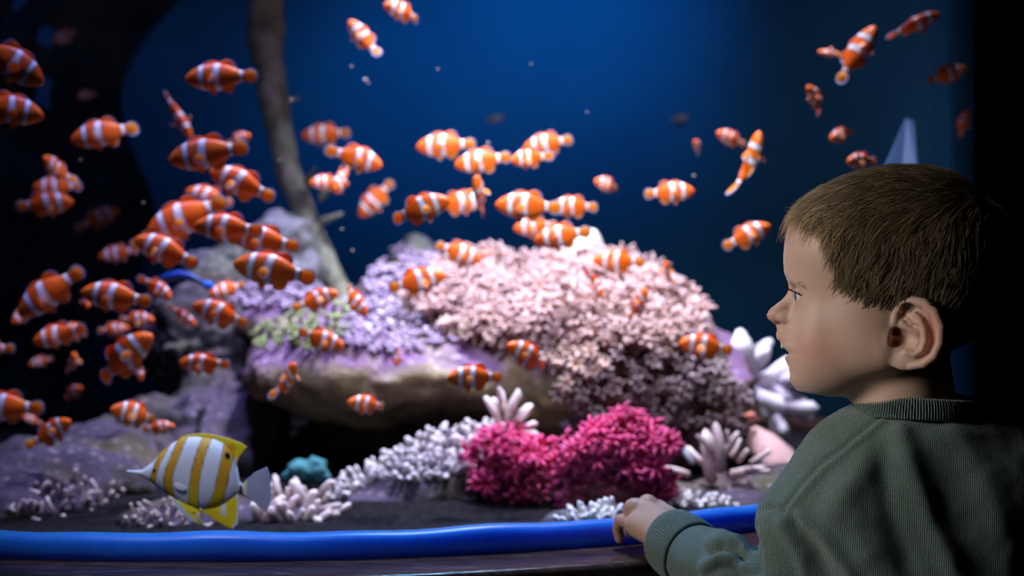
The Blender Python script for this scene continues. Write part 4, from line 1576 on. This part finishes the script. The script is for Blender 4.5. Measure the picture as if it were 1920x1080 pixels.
# ears (both sides alike)
EARW = lambda x: 121 + (x - 1660) * .34
for sg in (1, -1):
    def e3(pts, dw=0):
        return [(x, y, sg * (EARW(x) + dw)) for x, y in pts]
    ang = math.atan(.34) * sg
    ca, sa = math.cos(ang), math.sin(ang)
    R = [[ca, 0, -sa], [0, 1, 0], [sa, 0, ca]]
    S.ell((1707, 622, sg * (EARW(1707) - 3)), (53, 60, 9), 6, rot=R)
    S.ell((1690, 625, sg * (EARW(1690) - 16)), (34, 46, 22), 10)
    S.ell((1694, 668, sg * (EARW(1694) + 2)), (26, 18, 9), 8, rot=R)
    S.poly(e3([(1676, 602), (1680, 582), (1692, 567), (1709, 562), (1730, 568), (1747, 584), (1757, 608), (1756, 636), (1746, 659), (1728, 674), (1706, 679)], 6), [7, 8, 8.5, 9, 9.5, 10, 10, 9.5, 9, 8, 6], 5)
    S.poly(e3([(1740, 596), (1744, 612), (1745, 630), (1740, 648), (1727, 659)], 9), [5, 6, 6.5, 6, 4.5], 5, sub=True)
    S.poly(e3([(1697, 576), (1703, 577), (1710, 580)], 10), [9, 10, 8], 5, sub=True)
    S.poly(e3([(1694, 588), (1699, 599), (1708, 606)], 9), [7, 7, 5.5], 4, sub=True)
    S.ell((1690, 630, sg * (EARW(1690) + 12)), (24, 19, 20), 5, rot=R, sub=True)
    S.ell((1679, 619, sg * (EARW(1679) + 4)), (9, 9, 22), 4, sub=True)
    S.ell((1676, 637, sg * (EARW(1676) + 6)), (10, 8, 14), 4, sub=True)
    S.poly(e3([(1712, 586), (1722, 596), (1729, 612), (1731, 632), (1725, 650), (1712, 658), (1697, 655)], 7), [5, 6, 6, 6, 5.5, 6, 6.5], 4)
    S.poly(e3([(1690, 604), (1703, 613), (1716, 621)], 4), [5.5, 5, 4], 5)
    S.poly(e3([(1697, 594), (1706, 600), (1718, 602)], 5), [2.5, 3, 3], 3)
    S.ell((1662, 632, sg * (EARW(1662) + 8)), (7, 15, 8), 7)
V, Q = S.mesh((1425, 300, -190), (1905, 860, 190), 1.9, 6)
V = relax(V, Q, 1, .4)
mi = np.minimum((((V - [1464, 656.5, 0]) / [30, 13, 31]) ** 2).sum(1), (((V - [1482, 657.5, 0]) / [19, 10.5, 31]) ** 2).sum(1)) < 1.06
mi &= V[:, 0] > 1471
# push the face's outline onto the photographed profile
PY = [424, 458, 480, 493, 511, 520, 527, 538, 545, 552, 561, 570, 579, 590, 599, 605, 611, 618, 627, 635, 644, 651, 660, 664, 668, 671, 679, 690, 700, 709, 721, 730]
PX = [1477, 1471, 1469, 1469, 1471, 1474, 1477, 1479, 1478, 1474, 1466, 1454, 1443, 1437, 1440, 1448, 1455, 1457, 1455, 1456, 1464, 1470, 1481, 1478, 1472, 1471, 1474, 1479, 1481, 1480, 1484, 1491]
# the outline stands a little further off than the middle of the head
tt_ = (np.array(PX) - 960) / FPX
uu_ = (tt_ * HC[1] - HC[0]) / (cth + tt_ * rt[1] * -1)
PY = HY + (np.array(PY) - 540) * (HC[1] + uu_ * rt[1]) / HD
PX = HX + uu_ / (KH * cth)
ys = np.arange(418, 742, 1.5)
for it in range(4):
    fr = (np.abs(V[:, 2]) < 34) & (V[:, 0] < 1540)
    mx_ = np.array([V[fr & (np.abs(V[:, 1] - y) < 1.6), 0].min() for y in ys])
    dl = np.clip(np.interp(ys, PY, PX) - mx_, -16, 16)
    if it < 3:
        dl[1:-1] = np.convolve(dl, np.ones(3) / 3, 'valid')
    D = np.interp(V[:, 1], ys, dl, left=0, right=0)
    D *= np.clip((V[:, 1] - 405) / 25, 0, 1) * np.clip((740 - V[:, 1]) / 12, 0, 1)
    wf = np.exp(-(V[:, 2] / 46) ** 2) * (1 - sstep(40, 95, V[:, 0] - np.interp(V[:, 1], PY, PX)))
    V[:, 0] += D * wf
Vr = relax(V, Q, 14)
mk = sstep(1516, 1532, V[:, 0]) * (1 - sstep(1636, 1650, V[:, 0])) * sstep(440, 455, V[:, 1]) * (1 - sstep(720, 735, V[:, 1])) * sstep(25, 40, np.abs(V[:, 2]))
V = V + (Vr - V) * mk[:, None]
N = normals(V, Q)

HAIR = [(1440, 280), (1468, 392), (1482, 406), (1502, 412), (1524, 428), (1543, 447), (1556, 476), (1568, 505), (1582, 532), (1597, 562), (1622, 574), (1650, 577), (1672, 580), (1690, 566), (1720, 556), (1772, 598),
        (1778, 650), (1788, 700), (1830, 725), (1960, 700), (1960, 280)]
pxy = V[:, :2]
inh = inpoly(pxy, HAIR)
dh = polydist(pxy, HAIR[1:20])
hm = np.where(inh, sstep(0, 16, dh), 0)
SKIN = np.array([0.64, 0.42, 0.32])
C = np.tile(SKIN, (len(V), 1))


def paint(c, ctr, r, amt, pts=None):
    global C
    d = np.sqrt((((V * [1, 1, 1]) - ctr) ** 2 / np.array(r) ** 2).sum(1))
    w = (np.exp(-d * d) * amt)[:, None]
    C = C * (1 - w) + np.array(c) * w


for sg in (1, -1):
    paint((0.66, 0.22, 0.16), (1530, 645, sg * 85), (42, 30, 60), .5)
    paint((0.60, 0.20, 0.15), (1745, 610, sg * 150), (25, 45, 30), .5)
    paint((0.45, 0.22, 0.24), (1492, 572, sg * 50), (16, 10, 30), .35)
paint((0.66, 0.22, 0.17), (1440, 590, 0), (16, 16, 18), .55)
for sg in (1, -1):
    for q in [(1465, 634, 0), (1470, 639, sg * 12), (1481, 646, sg * 24), (1480, 672, 0), (1484, 671, sg * 12), (1489, 665, sg * 24)]:
        paint((0.58, 0.20, 0.18), q, (12, 6, 11), .55)
C[mi] = (0.10, 0.012, 0.012)
C = C * (1 - hm[:, None] * .85) + np.array([0.16, 0.105, 0.06]) * hm[:, None] * .85
t = NT('child_skin')
a = t.n('ShaderNodeAttribute', _attribute_name='Col')
tc = t.n('ShaderNodeTexCoord')
nz = t.n('ShaderNodeTexNoise', Scale=420.0, Detail=3.0)
t.l(tc.outputs['Object'], nz.inputs['Vector'])
t.l(a.outputs['Color'], t.b.inputs['Base Color'])
t.b.inputs['Roughness'].default_value = 0.48
t.b.inputs['Specular IOR Level'].default_value = 0.35
t.b.inputs['Subsurface Weight'].default_value = 0.25
t.b.inputs['Subsurface Radius'].default_value = (0.006, 0.002, 0.001)
t.b.inputs['Subsurface Scale'].default_value = 1.0
t.bump(nz.outputs[0], 0.06, 0.001)
M_skin = t.m

# ---- torso, arm: world metres
S2 = SDF()


def pr(px, Y):
    return px * Y / FPX


for a, b, ra, rb in (((1690, 860, 1.15), (1600, 885, 1.15), 86, 80), ((1600, 885, 1.15), (1502, 975, 1.155), 80, 68), ((1720, 850, 1.15), (1880, 900, 1.14), 92, 80), ((1880, 900, 1.14), (1965, 985, 1.14), 80, 70)):
    S2.cap(P(*a), P(*b), pr(ra, a[2]), pr(rb, b[2]), .03)
S2.ell(P(1722, 816, 1.15), (pr(128, 1.15), .054, pr(36, 1.15)), .02)
S2.ell(P(1735, 1080, 1.16), (.108, .066, .14), .05)
S2.ell(P(1735, 1330, 1.17), (.105, .078, .16), .05)
S2.cap(P(1640, 960, 1.135), P(1700, 1250, 1.14), pr(105, 1.15), pr(110, 1.15), .04)
S2.cap(P(1820, 960, 1.135), P(1780, 1250, 1.14), pr(105, 1.15), pr(110, 1.15), .04)
# sleeve
S2.cap(P(1500, 985, 1.155), P(1478, 1105, 1.165), pr(70, 1.15), pr(66, 1.15), .022)
S2.cap(P(1478, 1105, 1.165), P(1385, 1080, 1.21), pr(66, 1.16), pr(60, 1.2), .02)
S2.cap(P(1385, 1080, 1.21), P(1292, 1038, 1.270), pr(58, 1.2), pr(50, 1.25), .014)
S2.cap(P(1338, 1058, 1.240), P(1303, 1043, 1.263), pr(63, 1.24), pr(60, 1.26), .006)
S2.ell(P(1370, 1068, 1.20), np.array([.024, .026, .028]), .012)
# other sleeve hangs down in front, unseen
S2.cap(P(1965, 985, 1.14), P(1990, 1230, 1.16), pr(68, 1.15), pr(60, 1.15), .02)
S2.cap(P(1990, 1230, 1.16), P(1930, 1200, 1.30), pr(60, 1.15), pr(50, 1.25), .02)
Vs, Qs = S2.mesh((.06, 1.0, .33), (.56, 1.36, .72), .0030, 5)
Vs = relax(Vs, Qs, 2)
Ns = normals(Vs, Qs)
pp = np.c_[960 + Vs[:, 0] / Vs[:, 1] * FPX, 540 - (Vs[:, 2] - CAMZ) / Vs[:, 1] * FPX]
face = np.clip(-(Ns * (Vs - [0, 0, CAMZ])).sum(1) / np.linalg.norm(Vs - [0, 0, CAMZ], axis=1), 0, 1)


def ridge(pts, w, amp, side=True):
    d = polydist(pp, pts)
    return amp * np.exp(-(d / w) ** 2) * (np.clip(face * 2.5, 0, 1) if side else 1)


dz = ridge([(1690, 815), (1715, 900), (1745, 980), (1775, 1040), (1800, 1110)], 24, .0055)
dz += ridge([(1640, 850), (1600, 900), (1560, 960)], 26, .004)
dz -= ridge([(1650, 850), (1665, 940), (1690, 1020), (1715, 1110)], 24, .0040)
dz += ridge([(1585, 925), (1605, 985), (1625, 1030)], 28, .003)
dz += ridge([(1500, 968), (1545, 1005), (1585, 1060), (1610, 1110)], 13, .0045)
dz -= ridge([(1492, 985), (1530, 1030), (1560, 1100)], 13, .0035)
dz += ridge([(1465, 985), (1500, 1040), (1520, 1100)], 15, .004)
dz += ridge([(1785, 800), (1850, 900), (1900, 1080)], 30, .0025)
# seams: shoulder seam and armhole seam
dz += ridge([(1655, 790), (1625, 815), (1585, 850), (1545, 880), (1510, 920), (1478, 957)], 6, .0022)
dz -= ridge([(1648, 783), (1618, 806), (1578, 840), (1538, 870), (1502, 910), (1472, 950)], 3.5, .0022)
dz -= ridge([(1425, 955), (1450, 950), (1478, 960), (1495, 975)], 4.5, .0030)
# folds of the sleeve
dz += ridge([(1330, 1018), (1352, 1008), (1378, 1016), (1398, 1032)], 10, .0055, False)
dz -= ridge([(1330, 1036), (1356, 1024), (1380, 1032), (1392, 1048)], 7, .0060, False)
dz += ridge([(1322, 1062), (1350, 1044), (1376, 1046), (1396, 1062)], 10, .0045, False)
dz -= ridge([(1318, 1085), (1348, 1066), (1376, 1066), (1400, 1085)], 7, .0040, False)
dz -= ridge([(1405, 1000), (1415, 1030), (1418, 1075)], 9, .006, False)
dz += noise(Vs * 34, 3, 2) * .0011
Vs = Vs + Ns * dz[:, None]

t = NT('grey_green_knit')
tc = t.n('ShaderNodeTexCoord')
n1 = t.n('ShaderNodeTexNoise', Scale=900.0, Detail=2.0)
n2 = t.n('ShaderNodeTexNoise', Scale=60.0, Detail=4.0)
w1 = t.n('ShaderNodeTexWave', Scale=210.0, Distortion=1.5, Detail=2.0, _bands_direction='X')
w2 = t.n('ShaderNodeTexWave', Scale=300.0, Distortion=1.5, Detail=2.0, _bands_direction='Z')
w1.inputs['Detail Scale'].default_value = 3
for q in (n1, n2, w1, w2):
    t.l(tc.outputs['Object'], q.inputs['Vector'])
knit = t.n('ShaderNodeMath', _operation='MULTIPLY')
t.l(w1.outputs['Fac'], knit.inputs[0])
t.l(w2.outputs['Fac'], knit.inputs[1])
ad = t.n('ShaderNodeMath', _operation='ADD')
t.l(knit.outputs[0], ad.inputs[0])
t.l(n1.outputs[0], ad.inputs[1])
c = t.ramp(ad.outputs[0], [(0.30, (0.055, 0.088, 0.078)), (0.65, (0.125, 0.182, 0.162)), (0.95, (0.20, 0.27, 0.245))])
c = t.mix(t.ramp(n2.outputs[0], [(0.35, (0, 0, 0)), (0.75, (0.35, 0.35, 0.35))]), c, (0.10, 0.148, 0.132))
t.l(c, t.b.inputs['Base Color'])
t.b.inputs['Roughness'].default_value = 0.95
t.b.inputs['Specular IOR Level'].default_value = 0.15
t.b.inputs['Sheen Weight'].default_value = 0.3
t.b.inputs['Sheen Roughness'].default_value = 0.5
t.bump(ad.outputs[0], 0.55, 0.0012)
M_knit = t.m

# ---- hand (pixel positions at true distances)
S3 = SDF()
R1 = lambda px: px * 1.33 / FPX
S3.cap(P(1288, 1036, 1.276), P(1258, 1012, 1.296), R1(36), R1(38), .012)
S3.cap(P(1262, 1012, 1.294), P(1196, 985, 1.335), R1(34), R1(24), .012)
S3.cap(P(1250, 990, 1.32), P(1206, 955, 1.352), R1(32), R1(21), .010)
S3.cap(P(1258, 985, 1.34), P(1232, 958, 1.372), R1(32), R1(22), .010)
S3.ell(P(1187, 951, 1.352), np.full(3, R1(16)), .006)
S3.ell(P(1214, 944, 1.366), np.full(3, R1(17)), .006)
fingers = [
    [(1192, 984, 1.338), (1163, 975, 1.358), (1158, 992, 1.366), (1162, 1010, 1.366)],
    [(1188, 953, 1.350), (1179, 957, 1.372), (1176, 978, 1.379), (1180, 998, 1.377)],
    [(1214, 946, 1.366), (1204, 948, 1.378), (1200, 972, 1.382), (1204, 992, 1.379)],
    [(1238, 957, 1.374), (1228, 955, 1.388), (1224, 978, 1.389), (1226, 998, 1.386)],
]
for f, r in zip(fingers, ((13.5, 11.5, 10.5, 9.5), (14.5, 12.5, 11, 10), (15, 13, 11.5, 10.5), (14.5, 12.5, 11.5, 10.5))):
    S3.poly([P(*q) for q in f], [R1(x) for x in r], .005)
S3.poly([P(1272, 992, 1.335), P(1262, 980, 1.372), P(1250, 984, 1.384), P(1244, 1000, 1.386)], [R1(20), R1(14), R1(12), R1(10.5)], .006)
Vh, Qh = S3.mesh(P(1370, 1110, 1.22) * [1, 1, 1] + [-.115, 0, -.01], (.20, 1.42, .62), .0012, 5)
Vh = relax(Vh, Qh, 1)
Ch = np.tile(np.array([0.64, 0.38, 0.28]), (len(Vh), 1))
ppx = np.c_[960 + Vh[:, 0] / Vh[:, 1] * FPX, 540 - (Vh[:, 2] - CAMZ) / Vh[:, 1] * FPX]
for kx, ky in ((1187, 945), (1214, 938), (1163, 970)):
    w = (np.exp(-((ppx - [kx, ky]) ** 2).sum(1) / 200) * .3)[:, None]
    Ch = Ch * (1 - w) + np.array([0.66, 0.26, 0.22]) * w

# one continuous body: head with neck, torso skin inside the sweater, arm and hand
Vw = h2w(V)
c1 = P(1712, 800, 1.15)
body_base = np.array([c1[0], c1[1], 0.0])
child = thing('person', 'small child in a grey-green sweater at the tank, face in profile, hand on the ledge', 'person', body_base)
S4_ = SDF()
S4_.cap(P(1716, 850, 1.152), P(1735, 1250, 1.17), .040, .052, .03)
S4_.cap(P(1600, 905, 1.15), P(1840, 905, 1.145), .022, .022, .03)
S4_.cap(P(1560, 925, 1.152), P(1490, 1085, 1.163), .020, .019, .015)
S4_.cap(P(1490, 1085, 1.163), P(1310, 1052, 1.258), .019, .017, .01)
for sg in (-1, 1):
    hip = P(1735, 1300, 1.17) + [sg * .045, 0, 0]
    S4_.cap(hip, (hip[0], hip[1] + .01, .22), .045, .033, .03)
    S4_.cap((hip[0], hip[1] + .01, .22), (hip[0], hip[1], .05), .030, .022, .02)
Vb, Qb = S4_.mesh((.10, 1.02, .01), (.52, 1.34, .72), .005, 5)
Vb = relax(Vb, Qb, 1)
Cb = np.tile(np.array([0.62, 0.36, 0.25]), (len(Vb), 1))
Va = np.concatenate([Vw, Vb, Vh]) - body_base
Qa = np.concatenate([Q[:, ::-1], Qb + len(Vw), Qh + len(Vw) + len(Vb)])
obj('body', mesh_np('body', Va, Qa, True, np.concatenate([C, Cb, Ch])), M_skin, child)
obj('sweater', mesh_np('sweater', Vs - body_base, Qs), M_knit, child)

# trousers and shoes below the frame
S5 = SDF()
S5.ell(P(1735, 1390, 1.17), (.098, .078, .08), .03)
for sg in (-1, 1):
    hip = P(1735, 1330, 1.17) + [sg * .048, 0, 0]
    S5.cap(hip, (hip[0], hip[1], .09), .058, .042, .02)
Vt, Qt = S5.mesh((.20, 1.04, .05), (.46, 1.30, .47), .005, 5)
obj('trousers', mesh_np('trousers', Vt - body_base, Qt), plain('dark_denim', (0.02, 0.025, 0.04), 0.9), child)
for sg in (-1, 1):
    x = P(1735, 1330, 1.17)[0] + sg * .048
    S6 = SDF()
    S6.ell((x, 1.19, .03), (.034, .068, .032), .02)
    S6.cap((x, 1.165, .05), (x, 1.165, .08), .033, .033, .02)
    Vt, Qt = S6.mesh((x - .06, 1.08, -.01), (x + .06, 1.29, .14), .004, 5)
    Vt[:, 2] = np.maximum(Vt[:, 2], 0.001)
    obj('shoe', mesh_np('shoe', Vt - body_base, Qt), plain('dark_shoe', (0.02, 0.02, 0.022), 0.7), child)

# ---- ribbed collar and cuff
def ribbed(name, ctr, ax, u, ru, rv, height, ribs, th, lean=0.0, label=None, wave=None):
    """band of knit ribs round an axis"""
    ax = np.array(ax, float) / np.linalg.norm(ax)
    u = np.array(u, float) - ax * np.dot(u, ax)
    u /= np.linalg.norm(u)
    v = np.cross(ax, u)
    n = ribs * 6
    prof = [(0, 0), (.08, .7), (.3, 1), (.5, 1.05), (.7, 1), (.92, .7), (1, 0), (.92, -.5), (.5, -.6), (.08, -.5)]
    V = []
    for i in range(n):
        a = 2 * math.pi * i / n
        rib = .5 + .5 * math.cos(a * ribs)
        rib = rib ** .6
        for (hh, o) in prof:
            r = 1 + lean * hh
            e = th * (o * (0.45 + .55 * rib) if o > 0 else o)
            base = ctr + math.cos(a) * u * ru * r + math.sin(a) * v * rv * r
            out = math.cos(a) * u + math.sin(a) * v
            dz = wave(a) if wave else 0
            V.append(base + out * e + ax * (height * (hh - .5) + dz))
    k = len(prof)
    Fc = np.array([(i * k + j, ((i + 1) % n) * k + j, ((i + 1) % n) * k + (j + 1) % k, i * k + (j + 1) % k) for i in range(n) for j in range(k)])
    o = obj(name, mesh_np(name, np.array(V) - body_base, Fc), M_knit, child)
    if label:
        o['label'] = label
    return o


ribbed('collar', P(1720, 768, 1.148), (0.05, 0.08, 1), (1, 0, 0), pr(121, 1.15), pr(117, 1.15), pr(40, 1.15), 150, .0026, -.08, 'ribbed knit collar')
ca_, cb_ = P(1305, 1045, 1.262), P(1242, 1000, 1.312)
axc = (cb_ - ca_) / np.linalg.norm(cb_ - ca_)
ribbed('cuff', P(1277, 1026, 1.284), axc, (0, 0, 1), pr(63, 1.28), pr(60, 1.28), .041, 74, .0030, -.08, 'ribbed knit cuff')

# ---- eyes
def head_part(name, q, Fc, m, col=None, smooth=True, flip=True):
    Fc = [tuple(f)[::-1] for f in Fc] if flip else Fc
    return obj(name, mesh_np(name, h2w(q) - body_base, Fc, smooth, col), m, child)


gaze = np.array([-0.98, 0.06, 0.12])
M_eyeball = attr_mat('eyeball', 0.08, 0.6, coat=1.0)
for sg in (1, -1):
    n, m = 40, 30
    V_, C_ = [], []
    gz = np.array([gaze[0], gaze[1], gaze[2] * 1.0])
    gz /= np.linalg.norm(gz)
    u, v = frame_of(gz)
    for i in range(m + 1):
        th = math.pi * (i / m) ** 1.3
        for k2 in range(n):
            a = 2 * math.pi * k2 / n
            d = math.cos(th) * gz + math.sin(th) * (math.cos(a) * u + math.sin(a) * v)
            r = 25.2 + (1.6 * math.exp(-(th / .42) ** 2))
            V_.append(np.array([1515, 554, sg * 47]) + d * r)
            C_.append((0.004, 0.004, 0.006) if th < .2 else (0.10, 0.14, 0.18) if th < .43 else (0.03, 0.04, 0.05) if th < .50 else (0.78, 0.78, 0.82))
    Fc = [(i * n + k2, (i + 1) * n + k2, (i + 1) * n + (k2 + 1) % n, i * n + (k2 + 1) % n) for i in range(m) for k2 in range(n)]
    head_part('eyeball', V_, Fc, M_eyeball, np.array(C_), flip=False)


def strands(roots, dirs, lens, r0, steps, bendv=None, wob=0):
    """tapered three-sided hairs"""
    n = len(roots)
    pos = [roots]
    d = dirs.copy()
    for s in range(steps):
        if bendv is not None:
            d = d + bendv / steps
            d /= np.linalg.norm(d, axis=1)[:, None]
        pos.append(pos[-1] + d * (lens / steps)[:, None])
    return np.stack(pos, 1)


def hair_mesh(name, paths, r0, col0, col1, m, r1=.25):
    n, k, _ = paths.shape
    T = np.gradient(paths, axis=1)
    T /= np.linalg.norm(T, axis=2, keepdims=True) + 1e-9
    ref = np.array([.3, .2, .93])
    u = np.cross(T, ref)
    u /= np.linalg.norm(u, axis=2, keepdims=True) + 1e-9
    v = np.cross(T, u)
    taper = np.linspace(1, r1, k)[None, :, None]
    rr = np.asarray(r0)[:, None, None] * taper if not np.isscalar(r0) else r0 * taper
    V_ = np.stack([paths + rr * (math.cos(a) * u + math.sin(a) * v) for a in (0, 2.094, 4.189)], 2).reshape(-1, 3)
    base = (np.arange(n) * k * 3)[:, None, None]
    st = (np.arange(k - 1) * 3)[None, :, None]
    fa = []
    for a in range(3):
        b = (a + 1) % 3
        fa.append(np.stack([base[..., 0] + st[..., 0] + a, base[..., 0] + st[..., 0] + b, base[..., 0] + st[..., 0] + 3 + b, base[..., 0] + st[..., 0] + 3 + a], -1))
    Fq = np.stack(fa, 2).reshape(-1, 4)
    tt = np.linspace(0, 1, k)[None, :, None, None]
    C_ = (col0[:, None, None, :] * (1 - tt) + col1[:, None, None, :] * tt) * np.ones((1, 1, 3, 1))
    o = obj(name, mesh_np(name, h2w(V_) - body_base, Fq[:, ::-1], True, C_.reshape(-1, 3)), m, child)
    o['kind'] = 'stuff'
    return o


t = NT('fine_hair')
a = t.n('ShaderNodeAttribute', _attribute_name='Col')
t.l(a.outputs['Color'], t.b.inputs['Base Color'])
t.b.inputs['Roughness'].default_value = 0.38
t.b.inputs['Specular IOR Level'].default_value = 0.55
M_hair = t.m

# lashes and brows
for sg in (1, -1):
    lid = np.array([(1479, 542, 28), (1481, 543.5, 42), (1488, 546, 57), (1499, 551, 68), (1508, 556, 74)], float) * [1, 1, sg]
    tt = np.linspace(0, 1, 44)
    root = np.stack([np.interp(tt, np.linspace(0, 1, 5), lid[:, i]) for i in range(3)], 1)
    d = np.tile(np.array([-1.0, -.15, .25 * sg]), (44, 1)) + rng.normal(0, .12, (44, 3))
    d[:, 2] += sg * tt * .9
    d /= np.linalg.norm(d, axis=1)[:, None]
    pth = strands(root, d, 12 + 4 * rng.random(44), .8, 4, np.tile(np.array([0, -.7, 0]), (44, 1)))
    cc = np.tile(np.array([0.03, 0.018, 0.012]), (44, 1))
    hair_mesh('eyelashes', pth, .85, cc, cc, M_hair)
    nb = 90
    tt = rng.random(nb)
    root = np.stack([np.interp(tt, [0, .4, 1], [1474, 1490, 1517]), np.interp(tt, [0, .4, 1], [513, 518, 535]) + rng.normal(0, 2.2, nb), np.interp(tt, [0, .4, 1], [14, 44, 80]) * sg], 1)
    # seat the hairs on the skin
    for i in range(nb):
        j = np.argmin(((V - root[i]) ** 2).sum(1))
        root[i] = V[j]
    d = np.tile(np.array([.75, .1, .5 * sg]), (nb, 1)) + rng.normal(0, .15, (nb, 3)) + np.array([-.35, 0, 0])
    d /= np.linalg.norm(d, axis=1)[:, None]
    pth = strands(root, d, 9 + 4 * rng.random(nb), .6, 3)
    cc = np.tile(np.array([0.42, 0.27, 0.19]), (nb, 1))
    hair_mesh('eyebrow', pth, .42, cc, cc, M_hair)

# two upper milk teeth
M_tooth = plain('milk_tooth', (0.9, 0.88, 0.82), 0.2)
for sg in (1, -1):
    V_, Fc = tube([(1469, 640, sg * 6), (1466, 647, sg * 6), (1464.5, 652.5, sg * 6)], [4.5, 5.2, 4.2], 10)
    head_part('tooth', V_, Fc, M_tooth, flip=True)

# ---- hair
sel = np.where((hm > .02) & (rng.random(len(V)) < .95))[0]
wgt = (.25 + hm[sel]) * np.where(V[sel, 2] > -60, 1, .35) * np.where(V[sel, 0] < 1800, 1, .55)
NH = 23000
pick = rng.choice(sel, NH, p=wgt / wgt.sum())
root = V[pick] + rng.normal(0, 1.2, (NH, 3))
Nn = N[pick]
crown = np.array([1815., 385., 0.])
cc0 = np.array([1690., 486., 0.])
rad = np.array([205., 160., 152.])


def flow(p):
    d = p - crown
    d /= np.linalg.norm(d, axis=1)[:, None] + 1e-9
    side = np.clip(np.abs(p[:, 2]) / 110, 0, 1)
    low = sstep(390, 470, p[:, 1])
    g = np.zeros_like(p)
    g[:, 1] = .10 + 1.15 * side * low
    g[:, 0] = -.55 * (1 - low) - .12 * low * side
    return d + g


lead = sstep(1640, 1500, root[:, 0]) * sstep(440, 395, root[:, 1])
edge = sstep(0, 1, np.clip(hm[pick], 0, 1))
L = np.where(root[:, 1] < 400, 58, 42) * (.7 + .6 * rng.random(NH)) + 10 * lead
L = L * (.28 + .72 * edge)
low_front = sstep(1620, 1520, root[:, 0]) * sstep(385, 415, root[:, 1])
L = L * (1 - .45 * low_front)
L = np.where(root[:, 1] > 600, L * .55, L)
frontm = (root[:, 0] < 1530) & (root[:, 1] > 360)
L = np.where(frontm, 24 * (.5 + .8 * rng.random(NH)) * (.35 + .65 * edge), L)
steps = 6
pos = [root]
p = root.copy()
e0 = np.sqrt((((root - cc0) / rad) ** 2).sum(1))
jit = rng.normal(0, .16, (NH, 3))
clump = np.stack([noise(root / 17, 2, s) for s in (1, 2, 3)], 1) * .42
liftk = (2.0 + 8 * rng.random(NH) + 7 * sstep(420, 340, root[:, 1]) * rng.random(NH)) * (.35 + .65 * edge)
for s in range(1, steps + 1):
    d = flow(p)
    d[frontm] = [-.80, .16 + .05 * s, 0]
    d[frontm, 2] += .35 * np.sign(root[frontm, 2]) * np.clip(np.abs(root[frontm, 2]) / 90, 0, 1)
    nn = (p - cc0) / rad ** 2
    nn /= np.linalg.norm(nn, axis=1)[:, None]
    d = d - nn * (np.where(frontm, .45, 1.0) * (d * nn).sum(1))[:, None]
    d /= np.linalg.norm(d, axis=1)[:, None] + 1e-9
    d = d + jit + clump
    p = p + d * (L / steps)[:, None]
    e = np.sqrt((((p - cc0) / rad) ** 2).sum(1))
    tgt = e0 + liftk * math.sin(min(1, s / steps * 1.15) * math.pi * .55) / 160 + .0 * s
    new = cc0 + (p - cc0) * (tgt / e)[:, None]
    keep = ((root[:, 1] > 575) | frontm)[:, None]
    p = np.where(keep, p, new)
    pos.append(p)
paths = np.stack(pos, 1)
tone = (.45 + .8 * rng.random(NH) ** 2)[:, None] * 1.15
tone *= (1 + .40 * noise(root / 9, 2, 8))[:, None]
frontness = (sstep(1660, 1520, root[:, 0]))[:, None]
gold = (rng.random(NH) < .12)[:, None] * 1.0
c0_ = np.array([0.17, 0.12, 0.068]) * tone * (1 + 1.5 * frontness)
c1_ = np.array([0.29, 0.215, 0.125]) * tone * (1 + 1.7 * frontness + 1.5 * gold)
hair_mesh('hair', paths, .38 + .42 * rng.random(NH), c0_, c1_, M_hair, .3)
print('VERTS head', len(V), 'sweater', len(Vs), 'hand', len(Vh))
